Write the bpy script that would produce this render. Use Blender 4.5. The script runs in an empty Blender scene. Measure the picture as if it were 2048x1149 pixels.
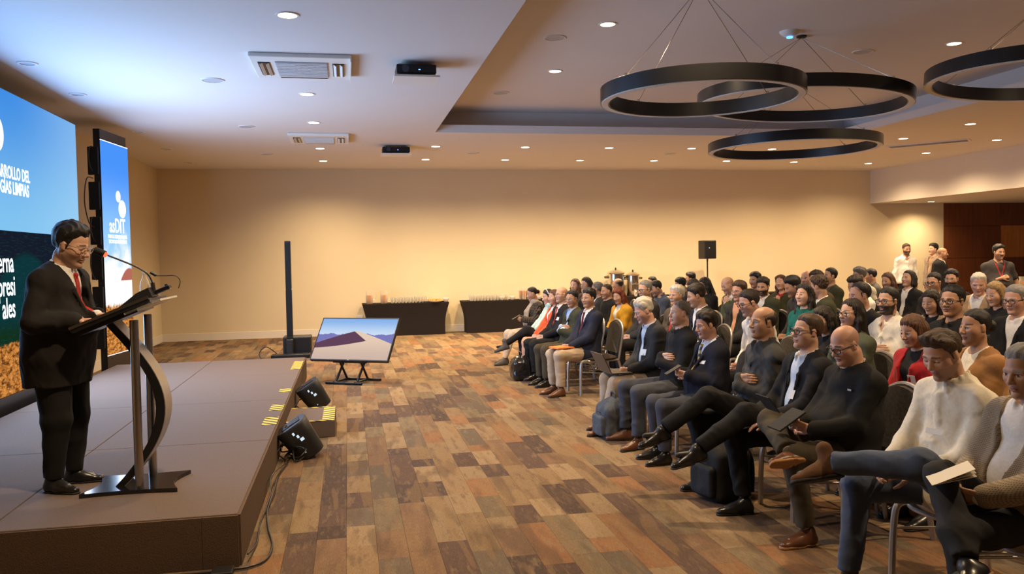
import bpy, bmesh, math, random
import numpy as np
from mathutils import Matrix, Vector

# ------------------------------------------------------------------ camera, world, exposure
sc = bpy.context.scene
C = sc.collection
W_, H_, F_ = 2048., 1149., 1647.
EYE = np.array([0., 0., 1.77])
def _cam_axes():
    y = np.array([695 - W_/2, 520 - H_/2, F_]); y /= np.linalg.norm(y)
    up = np.cross(y, np.array([1, -.0186, 0])); up = -up/np.linalg.norm(up)
    up = -up if up[1] > 0 else up
    x = np.cross(y, up); x /= np.linalg.norm(x); x = -x if x[0] < 0 else x
    return np.stack([x, y, up])
RW = _cam_axes()                      # rows: world axes in camera coordinates (x right, y down, z forward)
cam = bpy.data.objects.new('camera', bpy.data.cameras.new('camera')); C.objects.link(cam); sc.camera = cam
cam.data.sensor_width = 36; cam.data.lens = F_/W_*36; cam.data.clip_start = .05; cam.data.clip_end = 100
_M = np.eye(4); _M[:3, 0] = RW @ [1, 0, 0]; _M[:3, 1] = RW @ [0, -1, 0]; _M[:3, 2] = RW @ [0, 0, -1]; _M[:3, 3] = EYE
cam.matrix_world = Matrix(_M.tolist())
def ray(px, py): return RW @ np.array([px - W_/2, py - H_/2, F_])
def on(axis, val, px, py):            # where the sight line of a photo pixel meets the plane axis = val
    d = ray(px, py); return EYE + d*(val - EYE[axis])/d[axis]
world = bpy.data.worlds.new('world'); sc.world = world; world.use_nodes = True
world.node_tree.nodes['Background'].inputs[0].default_value = (.9, .75, .6, 1)
world.node_tree.nodes['Background'].inputs[1].default_value = .02
vs = sc.view_settings
vs.view_transform = 'Standard'; vs.look = 'None'; vs.gamma = 1; vs.use_curve_mapping = False; vs.exposure = 0.0
sc.cycles.use_denoising = True
sc.cycles.max_bounces = 8; sc.cycles.diffuse_bounces = 5; sc.cycles.glossy_bounces = 3; sc.cycles.sample_clamp_indirect = 4
DOWN_W, LED_S, WARM = 238., 1.0, (1., .725, .43)
def screen_light(y0, y1, z0, z1, x, e, col):      # the light the LED panels throw into the room
    l = bpy.data.lights.new('screen_light', 'AREA'); l.shape = 'RECTANGLE'; l.size = z1 - z0; l.size_y = y1 - y0; l.energy = e; l.color = col
    o = bpy.data.objects.new('screen_light', l); C.objects.link(o); o.location = (x, (y0+y1)/2, (z0+z1)/2); o.rotation_euler = (0, -math.pi/2, 0); return o
screen_light(6.65, 9.2, .6, 2.7, -3.44, 90., (.27, .56, 1.)); screen_light(9.2, 11.75, .6, 2.7, -3.44, 235., (.50, .68, 1.)); screen_light(6.65, 11.75, 2.7, 3.58, -3.44, 36., (.10, .38, 1.)); screen_light(12.78, 13.72, .5, 3.0, -3.33, 60., (.62, .74, 1.))
# ------------------------------------------------------------------ materials
MAT = {}
def mat(name, col, rough=.6, metal=0., bump=None, spec=.5, var=0., scale=30., emis=None, estr=0., sheen=0., coat=0., trans=0., alpha=1.):
    m = bpy.data.materials.new(name); m.use_nodes = True; nt = m.node_tree; b = nt.nodes['Principled BSDF']
    b.inputs['Base Color'].default_value = (*col, 1); b.inputs['Roughness'].default_value = rough; b.inputs['Metallic'].default_value = metal
    b.inputs['Specular IOR Level'].default_value = spec
    if sheen: b.inputs['Sheen Weight'].default_value = sheen
    if coat: b.inputs['Coat Weight'].default_value = coat
    if trans: b.inputs['Transmission Weight'].default_value = trans
    if emis: b.inputs['Emission Color'].default_value = (*emis, 1); b.inputs['Emission Strength'].default_value = estr
    if var or bump:
        tc = nt.nodes.new('ShaderNodeTexCoord'); nz = nt.nodes.new('ShaderNodeTexNoise'); nz.inputs['Scale'].default_value = scale; nz.inputs['Detail'].default_value = 3
        nt.links.new(tc.outputs['Object'], nz.inputs['Vector'])
        if var:
            mx = nt.nodes.new('ShaderNodeMix'); mx.data_type = 'RGBA'
            mx.inputs[6].default_value = (*[c*(1-var) for c in col], 1); mx.inputs[7].default_value = (*[min(1, c*(1+var)) for c in col], 1)
            nt.links.new(nz.outputs[0], mx.inputs[0]); nt.links.new(mx.outputs[2], b.inputs['Base Color'])
        if bump:
            bp = nt.nodes.new('ShaderNodeBump'); bp.inputs['Strength'].default_value = bump; bp.inputs['Distance'].default_value = .004
            nt.links.new(nz.outputs[0], bp.inputs['Height']); nt.links.new(bp.outputs[0], b.inputs['Normal'])
    MAT[name] = m; return m
def cloth(name, col, var=.15, scale=60, rough=.85, stripes=None, check=None):
    m = mat(name, col, rough, 0, .25, .2, var, scale, sheen=.0 if max(col) < .12 else .1)
    nt = m.node_tree; b = nt.nodes['Principled BSDF']
    if stripes or check:
        tc = nt.nodes.new('ShaderNodeTexCoord'); src = b.inputs['Base Color'].links[0].from_socket
        def wave(rot, sc, lo, hi):
            mp = nt.nodes.new('ShaderNodeMapping'); mp.inputs['Rotation'].default_value = rot; nt.links.new(tc.outputs['Object'], mp.inputs['Vector'])
            w = nt.nodes.new('ShaderNodeTexWave'); w.inputs['Scale'].default_value = sc; w.inputs['Distortion'].default_value = 0; nt.links.new(mp.outputs[0], w.inputs['Vector'])
            r = nt.nodes.new('ShaderNodeMapRange'); r.inputs[1].default_value = lo; r.inputs[2].default_value = hi; nt.links.new(w.outputs['Fac'], r.inputs[0]); return r.outputs[0]
        if stripes: c2, rot, sc = stripes; f = wave(rot, sc, .45, .55)
        else:
            c2, sc = check; a = wave((0, math.pi/2, 0), sc, .35, .65); d = wave((0, 0, math.pi/2), sc, .35, .65)
            mm = nt.nodes.new('ShaderNodeMath'); mm.operation = 'MULTIPLY'; nt.links.new(a, mm.inputs[0]); nt.links.new(d, mm.inputs[1]); f = mm.outputs[0]
        mx = nt.nodes.new('ShaderNodeMix'); mx.data_type = 'RGBA'; nt.links.new(f, mx.inputs[0]); nt.links.new(src, mx.inputs[6]); mx.inputs[7].default_value = (*c2, 1)
        nt.links.new(mx.outputs[2], b.inputs['Base Color'])
    return m
def people_materials():
    m = mat('skin', (.5, .3, .2), .5, 0, None, .4); nt = m.node_tree; at = nt.nodes.new('ShaderNodeVertexColor'); at.layer_name = 'col'
    nt.links.new(at.outputs['Color'], nt.nodes['Principled BSDF'].inputs['Base Color'])
    nt.nodes['Principled BSDF'].inputs['Roughness'].default_value = .48
    for k, c in HAIRC.items():
        m = mat('hair_'+k, c, .5, 0, None, .4); nt = m.node_tree; b = nt.nodes['Principled BSDF']
        tc = nt.nodes.new('ShaderNodeTexCoord'); mp = nt.nodes.new('ShaderNodeMapping'); mp.inputs['Scale'].default_value = (40, 160, 28)
        nz = nt.nodes.new('ShaderNodeTexNoise'); nz.inputs['Scale'].default_value = 3; nz.inputs['Detail'].default_value = 4
        nt.links.new(tc.outputs['Object'], mp.inputs['Vector']); nt.links.new(mp.outputs[0], nz.inputs['Vector'])
        mx = nt.nodes.new('ShaderNodeMix'); mx.data_type = 'RGBA'; mx.inputs[6].default_value = (*[v*.5 for v in c], 1); mx.inputs[7].default_value = (*[min(1, v*1.6) for v in c], 1)
        nt.links.new(nz.outputs[0], mx.inputs[0]); nt.links.new(mx.outputs[2], b.inputs['Base Color'])
        bp = nt.nodes.new('ShaderNodeBump'); bp.inputs['Strength'].default_value = .6; bp.inputs['Distance'].default_value = .006
        nt.links.new(nz.outputs[0], bp.inputs['Height']); nt.links.new(bp.outputs[0], b.inputs['Normal'])
    for n, c in dict(black_cloth=(.012, .012, .014), charcoal=(.03, .03, .032), navy=(.017, .02, .036), dark_navy=(.010, .011, .020), grey_jacket=(.10, .095, .085), brown_jacket=(.075, .055, .035), olive_dark=(.04, .042, .022),
                     white_shirt=(.72, .70, .66), cream_shirt=(.70, .64, .52), blue_shirt=(.35, .45, .62), lightblue=(.5, .58, .7), greyblue_shirt=(.06, .075, .12), slate_shirt=(.045, .045, .046), peach=(.62, .33, .22),
                     mustard=(.52, .27, .02), red_blazer=(.33, .012, .016), teal=(.008, .10, .085), camel=(.30, .14, .045), orange_red=(.62, .09, .03), green_grey=(.075, .085, .055), tan_coat=(.36, .24, .13), black_fleece=(.010, .010, .010),
                     beige_trouser=(.42, .32, .22), black_trouser=(.012, .012, .013), grey_trouser=(.05, .048, .05), greyblue_trouser=(.055, .06, .078), olive_trouser=(.06, .048, .03), denim=(.06, .08, .125), cream_skirt=(.55, .44, .34), white_knit=(.68, .6, .55), dark_denim=(.03, .038, .06),
                     mint=(.45, .62, .55), taupe_scarf=(.36, .30, .24), red_tie=(.35, .02, .015), maroon=(.09, .012, .02), blue_lanyard=(.02, .14, .5), red_lanyard=(.4, .02, .02), grey_tee=(.05, .045, .045), black_suit=(.016, .014, .013), black_suit_trouser=(.012, .011, .011)).items(): cloth(n, c)
    cloth('striped_tie', (.02, .022, .03), .1, 50, .5, stripes=((.45, .30, .08), (0, .8, 0), 9.5))
    cloth('striped_shirt', (.72, .68, .6), .05, 50, .8, stripes=((.32, .24, .15), (0, 0, math.pi/2), 40))
    cloth('check_shirt', (.38, .47, .62), .05, 50, .8, check=((.60, .64, .70), 40))
    cloth('houndstooth', (.30, .24, .17), .1, 50, .9, check=((.13, .105, .075), 40))
    cloth('plaid', (.3, .25, .2), .1, 50, .9, check=((.12, .02, .02), 12))
    cloth('lace_black', (.012, .011, .011), .1, 50, .8, check=((.2, .15, .1), 16))
    mat('black_leather', (.012, .011, .011), .28, 0, .1, .5, .2, 20); mat('brown_leather', (.12, .044, .018), .35, 0, .15, .5, .3, 20); mat('tan_leather', (.24, .095, .03), .45, 0, .2, .5, .25, 25)
    mat('brown_suede', (.105, .052, .025), .9, 0, .3, .2, .25, 40); mat('black_rubber', (.014, .013, .012), .7); mat('tan_rubber', (.38, .19, .07), .6, 0, .3, .3, .2, 60); mat('grey_suede', (.09, .08, .07), .85)
    mat('dark_frame', (.012, .012, .013), .35); mat('metal_frame', (.35, .33, .3), .3, 1.); mat('badge', (.75, .73, .68), .5)
# ------------------------------------------------------------------ people: signed-distance modelling
def V(*a): return np.array(a, float)
def nrm(v):
    v = np.asarray(v, float); return v / (np.linalg.norm(v) + 1e-9)
def rot_axis(ax, a):
    ax = nrm(ax); c, s = math.cos(a), math.sin(a); x, y, z = ax
    return np.array([[c+x*x*(1-c), x*y*(1-c)-z*s, x*z*(1-c)+y*s],
                     [y*x*(1-c)+z*s, c+y*y*(1-c), y*z*(1-c)-x*s],
                     [z*x*(1-c)-y*s, z*y*(1-c)+x*s, c+z*z*(1-c)]])
class RC:      # tapered capsule, optionally flattened along n by factor s
    def __init__(s, a, b, ra, rb, k=.02, flat=None):
        s.a, s.b, s.ra, s.rb, s.k = np.asarray(a, float), np.asarray(b, float), ra, rb, k
        s.ab = s.b - s.a; s.l2 = float(s.ab @ s.ab) + 1e-12; s.flat = flat
        r = max(ra, rb) * (max(1, flat[1]) if flat else 1)
        s.lo = np.minimum(s.a, s.b) - r; s.hi = np.maximum(s.a, s.b) + r
    def __call__(s, X, Y, Z):
        px, py, pz = X - s.a[0], Y - s.a[1], Z - s.a[2]
        t = np.clip((px*s.ab[0] + py*s.ab[1] + pz*s.ab[2]) / s.l2, 0, 1)
        qx, qy, qz = px - t*s.ab[0], py - t*s.ab[1], pz - t*s.ab[2]
        if s.flat:
            n, f = s.flat; c = (qx*n[0] + qy*n[1] + qz*n[2]) * (1/f - 1)
            qx, qy, qz = qx + c*n[0], qy + c*n[1], qz + c*n[2]
        return np.sqrt(qx*qx + qy*qy + qz*qz) - (s.ra + (s.rb - s.ra)*t)
class EL:      # ellipsoid in frame R (columns = axes)
    def __init__(s, c, r, R=None, k=.02):
        s.c, s.r, s.k = np.asarray(c, float), np.asarray(r, float), k
        s.R = np.eye(3) if R is None else R
        e = np.abs(s.R) @ s.r; s.lo, s.hi = s.c - e, s.c + e
    def __call__(s, X, Y, Z):
        px, py, pz = X - s.c[0], Y - s.c[1], Z - s.c[2]
        R, r = s.R, s.r
        u = (px*R[0,0] + py*R[1,0] + pz*R[2,0]) / r[0]
        v = (px*R[0,1] + py*R[1,1] + pz*R[2,1]) / r[1]
        w = (px*R[0,2] + py*R[1,2] + pz*R[2,2]) / r[2]
        k0 = np.sqrt(u*u + v*v + w*w)
        k1 = np.sqrt((u/r[0])**2 + (v/r[1])**2 + (w/r[2])**2) + 1e-9
        return np.where(k0 < 1e-4, -r.min(), k0*(k0 - 1)/k1)
class BX:      # rounded box
    def __init__(s, c, h, r, R=None, k=.02):
        s.c, s.h, s.r, s.k = np.asarray(c, float), np.asarray(h, float) - r, r, k; s.R = np.eye(3) if R is None else R
        e = np.abs(s.R) @ (s.h + r); s.lo, s.hi = s.c - e, s.c + e
    def __call__(s, X, Y, Z):
        px, py, pz = X - s.c[0], Y - s.c[1], Z - s.c[2]; R = s.R
        q = [np.abs(px*R[0, i] + py*R[1, i] + pz*R[2, i]) - s.h[i] for i in range(3)]
        return np.sqrt(np.maximum(q[0], 0)**2 + np.maximum(q[1], 0)**2 + np.maximum(q[2], 0)**2) + np.minimum(np.maximum(np.maximum(q[0], q[1]), q[2]), 0) - s.r
class CUT:     # subtract: f(X,Y,Z) < 0 is removed, within a box
    def __init__(s, f, lo, hi, k=.006): s.f, s.lo, s.hi, s.k, s.cut = f, np.asarray(lo, float), np.asarray(hi, float), k, True
    def __call__(s, X, Y, Z): return s.f(X, Y, Z)
def smin(a, b, k):
    h = np.maximum(k - np.abs(a - b), 0) / k
    return np.minimum(a, b) - h*h*k*.25
def eval_at(prims, pts):
    pts = np.asarray(pts, float).reshape(-1, 3); X, Y, Z = pts.T; D = np.full(len(pts), 9.)
    for p in prims:
        d = p(X, Y, Z)
        D = -smin(-D, d, p.k) if getattr(p, 'cut', False) else smin(D, d, p.k)
    return D
def axis_lines(lo, hi, step, fine):
    out = [lo]; x = lo
    while x < hi:
        h = step
        for a, b, s in fine:
            if a - step*.6 <= x <= b: h = min(h, s)
        x += h; out.append(x)
    return np.array(out)
def field(prims, step, fine=(), noise=None):
    lo = np.min([p.lo for p in prims if not getattr(p, 'cut', False)], 0) - step*1.6 - .004
    hi = np.max([p.hi for p in prims if not getattr(p, 'cut', False)], 0) + step*1.6 + .004
    ax = [axis_lines(lo[i], hi[i], step, [(c[i]-r[i], c[i]+r[i], s) for c, r, s in fine]) for i in range(3)]
    D = np.full([len(a) for a in ax], .5, np.float32)
    for p in prims:
        m = p.k + step*1.5
        sl = []
        for i in range(3):
            a, b = np.searchsorted(ax[i], p.lo[i] - m), np.searchsorted(ax[i], p.hi[i] + m)
            sl.append(slice(max(a-1, 0), min(b+1, len(ax[i]))))
        X, Y, Z = ax[0][sl[0]][:, None, None], ax[1][sl[1]][None, :, None], ax[2][sl[2]][None, None, :]
        if not (X.size and Y.size and Z.size): continue
        d = p(X, Y, Z).astype(np.float32); s = tuple(sl)
        D[s] = -smin(-D[s], d, p.k) if getattr(p, 'cut', False) else smin(D[s], d, p.k)
    if noise is not None:
        i, j, k = np.nonzero(np.abs(D) < .03 + step)
        D[i, j, k] += noise(ax[0][i], ax[1][j], ax[2][k]).astype(np.float32)
    return D, ax
def surface_nets(D, ax):
    S = D < 0
    S[0], S[-1], S[:, 0], S[:, -1], S[:, :, 0], S[:, :, -1] = (False,)*6
    n = [s - 1 for s in D.shape]
    cnt = np.zeros(n, np.uint8)
    for a in (0, 1):
        for b in (0, 1):
            for c in (0, 1): cnt += S[a:a+n[0], b:b+n[1], c:c+n[2]]
    I, J, K = np.nonzero((cnt > 0) & (cnt < 8))
    idx = np.full(n, -1, np.int32); idx[I, J, K] = np.arange(len(I))
    P = np.zeros((len(I), 3)); N = np.zeros(len(I))
    corners = [(a, b, c) for a in (0, 1) for b in (0, 1) for c in (0, 1)]
    cv = {c: D[I+c[0], J+c[1], K+c[2]].astype(float) for c in corners}
    cs = {c: S[I+c[0], J+c[1], K+c[2]] for c in corners}
    base = np.stack([ax[0][I], ax[1][J], ax[2][K]], 1)
    size = np.stack([ax[0][I+1], ax[1][J+1], ax[2][K+1]], 1) - base
    for c in corners:
        for i in range(3):
            if c[i]: continue
            e = list(c); e[i] = 1; e = tuple(e)
            m = cs[c] != cs[e]
            t = np.clip(cv[c][m] / (cv[c][m] - cv[e][m] + 1e-12), 0, 1)
            q = np.tile(np.array(c, float), (m.sum(), 1)); q[:, i] = t
            P[m] += base[m] + q*size[m]; N[m] += 1
    P /= np.maximum(N, 1)[:, None]
    F = []
    for i, (a, b) in enumerate(((1, 2), (2, 0), (0, 1))):
        s0 = [slice(None)]*3; s1 = [slice(None)]*3
        s0[i], s1[i] = slice(0, -1), slice(1, None)
        E = np.argwhere(S[tuple(s0)] != S[tuple(s1)])
        inside = S[E[:, 0], E[:, 1], E[:, 2]]
        q = []
        for da, db in ((-1, -1), (0, -1), (0, 0), (-1, 0)):
            c = E.copy(); c[:, a] += da; c[:, b] += db; q.append(idx[c[:, 0], c[:, 1], c[:, 2]])
        q = np.stack(q, 1); q[~inside] = q[~inside][:, ::-1]; F.append(q)
    F = np.concatenate(F)
    return P, F
def np_mesh(name, P, F, mats=(), col=None, smooth=True):
    me = bpy.data.meshes.new(name)
    P = np.asarray(P, np.float32); F = np.asarray(F, np.int32); w = F.shape[1]
    me.vertices.add(len(P)); me.vertices.foreach_set('co', P.ravel())
    me.loops.add(F.size); me.loops.foreach_set('vertex_index', F.ravel())
    me.polygons.add(len(F)); me.polygons.foreach_set('loop_start', np.arange(0, F.size, w, dtype=np.int32))
    me.polygons.foreach_set('use_smooth', np.full(len(F), smooth))
    for m in mats: me.materials.append(m)
    if col is not None:
        at = me.color_attributes.new('col', 'FLOAT_COLOR', 'POINT')
        c = np.ones((len(P), 4), np.float32); c[:, :3] = col; at.data.foreach_set('color', c.ravel())
    me.update(calc_edges=True)
    return me
def sdf_mesh(name, prims, step, fine=(), mats=(), noise=None, color=None):
    P, F = surface_nets(*field(prims, step, fine, noise))
    return np_mesh(name, P, F, mats, None if color is None else color(P))
def two_bone(a, target, l1, l2, hint):
    d = target - a; L = min(np.linalg.norm(d), (l1 + l2)*.995); L = max(L, abs(l1-l2)+.02); d = nrm(d)
    x = (l1*l1 - l2*l2 + L*L) / (2*L); h = math.sqrt(max(l1*l1 - x*x, 0))
    q = hint - d*(hint @ d); q = nrm(q)
    e = a + d*x + q*h
    return e, a + d*L
_lat = np.random.RandomState(11).rand(32, 32, 32)
def vnoise(x, y, z):
    i, j, k = np.floor(x).astype(int), np.floor(y).astype(int), np.floor(z).astype(int)
    u, v, w = x - i, y - j, z - k
    u, v, w = u*u*(3-2*u), v*v*(3-2*v), w*w*(3-2*w)
    r = 0
    for a in (0, 1):
        for b in (0, 1):
            for c in (0, 1):
                r = r + _lat[(i+a) & 31, (j+b) & 31, (k+c) & 31]*(u if a else 1-u)*(v if b else 1-v)*(w if c else 1-w)
    return r
def folds(amp, f, seed):
    """cloth wrinkles: ridged noise stretched along slanted directions, fading in and out"""
    r = np.random.RandomState(seed)
    def rnd():
        q, _ = np.linalg.qr(r.normal(0, 1, (3, 3))); return q
    Q1, Q2 = rnd(), rnd(); o = r.uniform(0, 30, 6); f1 = f*.55
    def fn(x, y, z):
        def lay(Q, sc, st, off):
            a, b, c = (x*Q[i, 0] + y*Q[i, 1] + z*Q[i, 2] for i in range(3))
            n = vnoise(a*sc + off, b*sc*st + off, c*sc*st*1.3 + off); return 1 - np.abs(2*n - 1)*1.6
        m = vnoise(x*7 + o[2], y*7, z*7 + o[3])
        return -amp*1.5*((lay(Q1, f1, .38, o[0]) - .35)*(.35 + m) + .55*(lay(Q2, f1*1.7, .4, o[1]) - .35)*(1.2 - m))
    return fn
SKIN = dict(light=(.56, .325, .215), fair=(.60, .365, .26), tan=(.45, .25, .155), brown=(.33, .175, .105), pink=(.56, .31, .22))
HAIRC = dict(black=(.012, .010, .010), dark=(.022, .015, .011), brown=(.06, .033, .018), chestnut=(.10, .045, .022), red=(.16, .035, .015),
             grey=(.20, .19, .175), white=(.50, .46, .39), salt=(.11, .10, .09), blond=(.24, .15, .06))

def head_prims(M, c, s, female, fine):
    """prims of head in world of the person: M columns = head axes (fwd, left, up), c = centre, s = scale"""
    def p(x, y, z): return c + M @ (np.array([x, y, z])*s)
    w = .93 if female else 1.
    L = [EL(p(-.012, 0, .036), np.array([.097, .075*w, .086])*s, M, .02),
         EL(p(.026, 0, -.03), np.array([.066, .058*w, .084])*s, M, .03)]
    for q in (1, -1):
        L += [RC(p(-.005, q*.05*w, -.045), p(.062, q*.012, -.098), .020*s, .016*s, .035),
              EL(p(.050, q*.040*w, -.022), np.array([.026, .024, .024])*s, M, .045)]
    L += [EL(p(.080, 0, -.1), np.array([.017, .022, .016])*s, M, .015)]
    for q in (1, -1):
        L.append(CUT(EL(p(.097, q*.032*w, .006), np.array([.019, .019, .0125])*s, M), *_box(p(.097, q*.032*w, .006), .03*s), k=.014*s))
    L += [RC(p(.084, 0, .016), p(.108, 0, -.026), .0085*s, .0135*s, .012),
          EL(p(.1, .012, -.031), np.array([.011, .008, .008])*s, M, .006), EL(p(.1, -.012, -.031), np.array([.011, .008, .008])*s, M, .006)]
    for q in (1, -1):
        if not female: L.append(RC(p(.0845, q*.01, .024), p(.07, q*.048, .02), .0085*s, .007*s, .012))
        L.append(EL(p(.0745, q*.032*w, .004), np.array([.0125, .0125, .0125])*s, M, .002))
        L.append(RC(p(.0835, q*.020*w, .0115), p(.074, q*.045*w, .009), .005*s, .005*s, .004))
        ear = M @ rot_axis((0, 0, 1), q*.35) @ rot_axis((0, 1, 0), .15)
        L.append(EL(p(-.010, q*.076*w, -.002), np.array([.018, .0075, .030])*s, ear, .006))
        L.append(RC(p(.004, q*.074*w, -.02), p(.004, q*.074*w, .012), .009*s, .009*s, .006))
    if fine:
        L += [EL(p(.0895, 0, -.057), np.array([.010, .024*w, .0062])*s, M, .005), EL(p(.087, 0, -.070), np.array([.011, .02*w, .0072])*s, M, .004)]
    return L
def _box(c, r): return c - r, c + r
class SHELL:   # scalp hair: grows from zero thickness at the hairline
    def __init__(s, M, c, sc, w, th, thtop, style, female, ph):
        s.M, s.c, s.s, s.w, s.th, s.tt, s.style, s.f, s.ph, s.k = M, c, sc, w, th, thtop, style, female, ph, .012*sc
        s.lo, s.hi = c - .17*sc, c + .19*sc
    def __call__(s, X, Y, Z):
        px, py, pz = X - s.c[0], Y - s.c[1], Z - s.c[2]; M = s.M
        x, y, z = [(px*M[0, i] + py*M[1, i] + pz*M[2, i])/s.s for i in range(3)]; ay = np.abs(y)
        qx, qy, qz = x + .012, y/s.w, z - .036; r = (.0975, .0755, .0865)
        k0 = np.sqrt((qx/r[0])**2 + (qy/r[1])**2 + (qz/r[2])**2); k1 = np.sqrt((qx/r[0]**2)**2 + (qy/r[1]**2)**2 + (qz/r[2]**2)**2) + 1e-9
        d = k0*(k0 - 1)/k1
        jag = .004*np.sin(95*y + 3*np.sin(60*z) + s.ph) + .003*np.sin(170*y + 2*s.ph)
        st = s.style
        off = dict(receding=.030, buzz=.016, sides=.016, full=.002, quiff=.004).get(st, .008) - ({'bob': .012, 'bun': -.006}.get(st, -.002) if s.f else 0)
        temple = np.clip((ay - .035)/.03, 0, 1)
        pl = (z - x - off + jag + (.0 if s.f else (-.010 if st != 'receding' else -.030)*np.clip((x-.03)/.03, 0, 1)*np.clip((ay-.02)/.02, 0, 1)))*.72     # front and side line
        if st == 'receding': pl = pl + .010*np.clip((.02-ay)/.02, 0, 1)
        q = pl
        if st == 'sides': q = np.minimum(q, -(z*.94 + .34*x - .050) + .6*np.maximum(-.075 - x, 0) + jag)
        if not s.f: q = np.minimum(q, z + .074 + jag)
        g = np.clip(q/.045, 0, 1); g = g*(2 - g)
        top = np.clip((z - .02)/.085, 0, 1); top = top*top*(3 - 2*top)
        fr = np.clip((x + .02)/.09, 0, 1) if st == 'quiff' else 1.
        th = s.th + (s.tt - s.th)*top*fr
        strand = .0016*np.sin(150*y + 22*z + 3*np.sin(40*x + s.ph)) + .0012*np.sin(240*y + 60*x + s.ph)
        if st == 'curly': strand = .005*np.sin(85*x + s.ph)*np.sin(90*y)*np.sin(80*z + 1) + .003*np.sin(160*x + 2)*np.sin(150*z)
        elif st in ('full', 'quiff', 'wavy'): strand = strand*1.5 + .003*np.sin(60*y + 45*x + 2*np.sin(30*z) + s.ph)
        e = d - (th*g + strand*g) + .0015
        return np.where(q < 0, np.maximum(e, -q), e)*s.s
def _box(c, r): return c - r, c + r
def hair_prims(M, c, s, style, female, ph=0.):
    def p(x, y, z): return c + M @ (np.array([x, y, z])*s)
    w = .93 if female else 1.
    th, tt = dict(short=(.008, .015), buzz=(.0035, .005), full=(.013, .028), curly=(.014, .028), sides=(.008, .008), receding=(.008, .012), quiff=(.008, .046)).get(style, (.010, .014))
    if style == 'bun': th, tt = .007, .009
    out = [SHELL(M, c, s, w, th, tt, style, female, ph)]
    if style in ('short', 'full', 'curly', 'quiff', 'sides', 'receding') and not female:
        for q in (1, -1): out.append(RC(p(.022, q*.0715*w, .032), p(.014, q*.0725*w, -.012), .0068*s, .0045*s, .008))
    if style in ('long', 'wavy'):
        for q in (1, -1):
            out += [RC(p(-.055, q*.035, .0), p(-.085, q*.05, -.20), .058*s, .046*s, .03),
                    RC(p(.012, q*.066, .06), p(-.004, q*.083, -.06), .013*s, .022*s, .03),
                    RC(p(-.004, q*.083, -.06), p(.012, q*.092, -.21), .022*s, .022*s, .03)]
    if style == 'bob':
        for q in (1, -1):
            out += [RC(p(-.055, q*.04, .0), p(-.058, q*.048, -.085), .058*s, .052*s, .03),
                    RC(p(.014, q*.066, .06), p(.006, q*.082, -.08), .012*s, .022*s, .03)]
    if style == 'bun': out += [EL(p(-.122, 0, -.0), np.array([.036, .044, .042])*s, M, .015)]
    if style == 'wavy': out += [RC(p(.045, -.05, .085), p(.02, .06, .09), .02*s, .02*s, .03)]
    return out
def face_color(P, M, c, s, sp):
    q = ((P - c) @ M)/s; x, y, z = q.T; ay = np.abs(y)
    sk = np.array(SKIN[sp['skin']]); C = np.tile(sk, (len(P), 1)); hair = np.array(HAIRC[sp['hair'][1]])
    inhead = (z > -.13) & (np.abs(x) < .15) & (ay < .1)
    fr = (x > .05)
    def mix(m, col, a):
        C[m] = C[m]*(1-a) + np.array(col)*a
    f = sp['female']; ex = .032*(.93 if f else 1)
    blush = np.exp(-(((ay-.042)/.022)**2 + ((z+.03)/.02)**2))*fr*inhead*.22
    C *= (1 - blush[:, None]*np.array([.0, .35, .3]))
    m = fr & (((ay)/.023)**2 + ((z+.0635)/.0125)**2 < 1) & (x > .08); mix(m, sk*np.array([.78, .52, .52]), .75)
    m = fr & (np.abs(z+.0635) < .0017) & (ay < .021) & (x > .08); mix(m, sk*.3, .7)
    if sp.get('beard'):
        b = inhead & (x > .0) & (z < -.036 + .02*np.clip((.04-x)/.04, 0, 1) - .0*ay) & (z > -.125) & ~((ay/.02)**2 + ((z+.0635)/.009)**2 < 1)
        b &= (z < -.045) | (ay > .03)
        mix(b, hair*1.2, {'full': .93, 'stubble': .33, 'mous': 0, 'goatee': 0}[sp['beard']])
        if sp['beard'] in ('mous', 'full', 'goatee'): mix(fr & (ay < .03) & (np.abs(z+.0475) < .0068) & (x > .078), hair*1.2, .93)
        if sp['beard'] == 'goatee': mix(fr & (ay < .026) & (z < -.078) & (z > -.12) & (x > .05), hair*1.2, .9)
    # brows and eyes
    bz = .0265 - .1*(ay - .03) + (.0 if not f else .003)
    m = fr & (np.abs(z - bz) < (.0048 if not f else .0035)) & (ay > .012) & (ay < .052) & (x > .06)
    mix(m, np.minimum(hair*1.3, .25), .8)
    down = sp['head'][1] > .3 or sp.get('shut')
    e = fr & (((ay-ex)/.0155)**2 + ((z-.004)/.0068)**2 < 1)
    if down:
        mix(fr & (np.abs(z + .001 + 18*(ay-ex)**2*0) < .0022) & (np.abs(ay-ex) < .015), (.03, .02, .015), .8)
    else:
        mix(e, (.62, .55, .5), .95)
        mix(e & (((ay-ex)/.0062)**2 + ((z-.0045)/.0066)**2 < 1), (.025, .015, .01), 1)
        mix(fr & (np.abs(z - .0105 + ((ay-ex)/.016)**2*.005) < .0022) & (np.abs(ay-ex) < .017), (.03, .02, .015), .85)
    if sp['hair'][0] in ('sides', 'buzz', 'receding', 'bald'):
        st = inhead & (x - z + .012 < 0) & (x + z*.0 < .06)
        if sp['hair'][0] in ('sides', 'bald'): st &= (z + .35*x < .07)
        mix(st, hair, .45 if sp['hair'][0] != 'bald' else .25)
    return C
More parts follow.
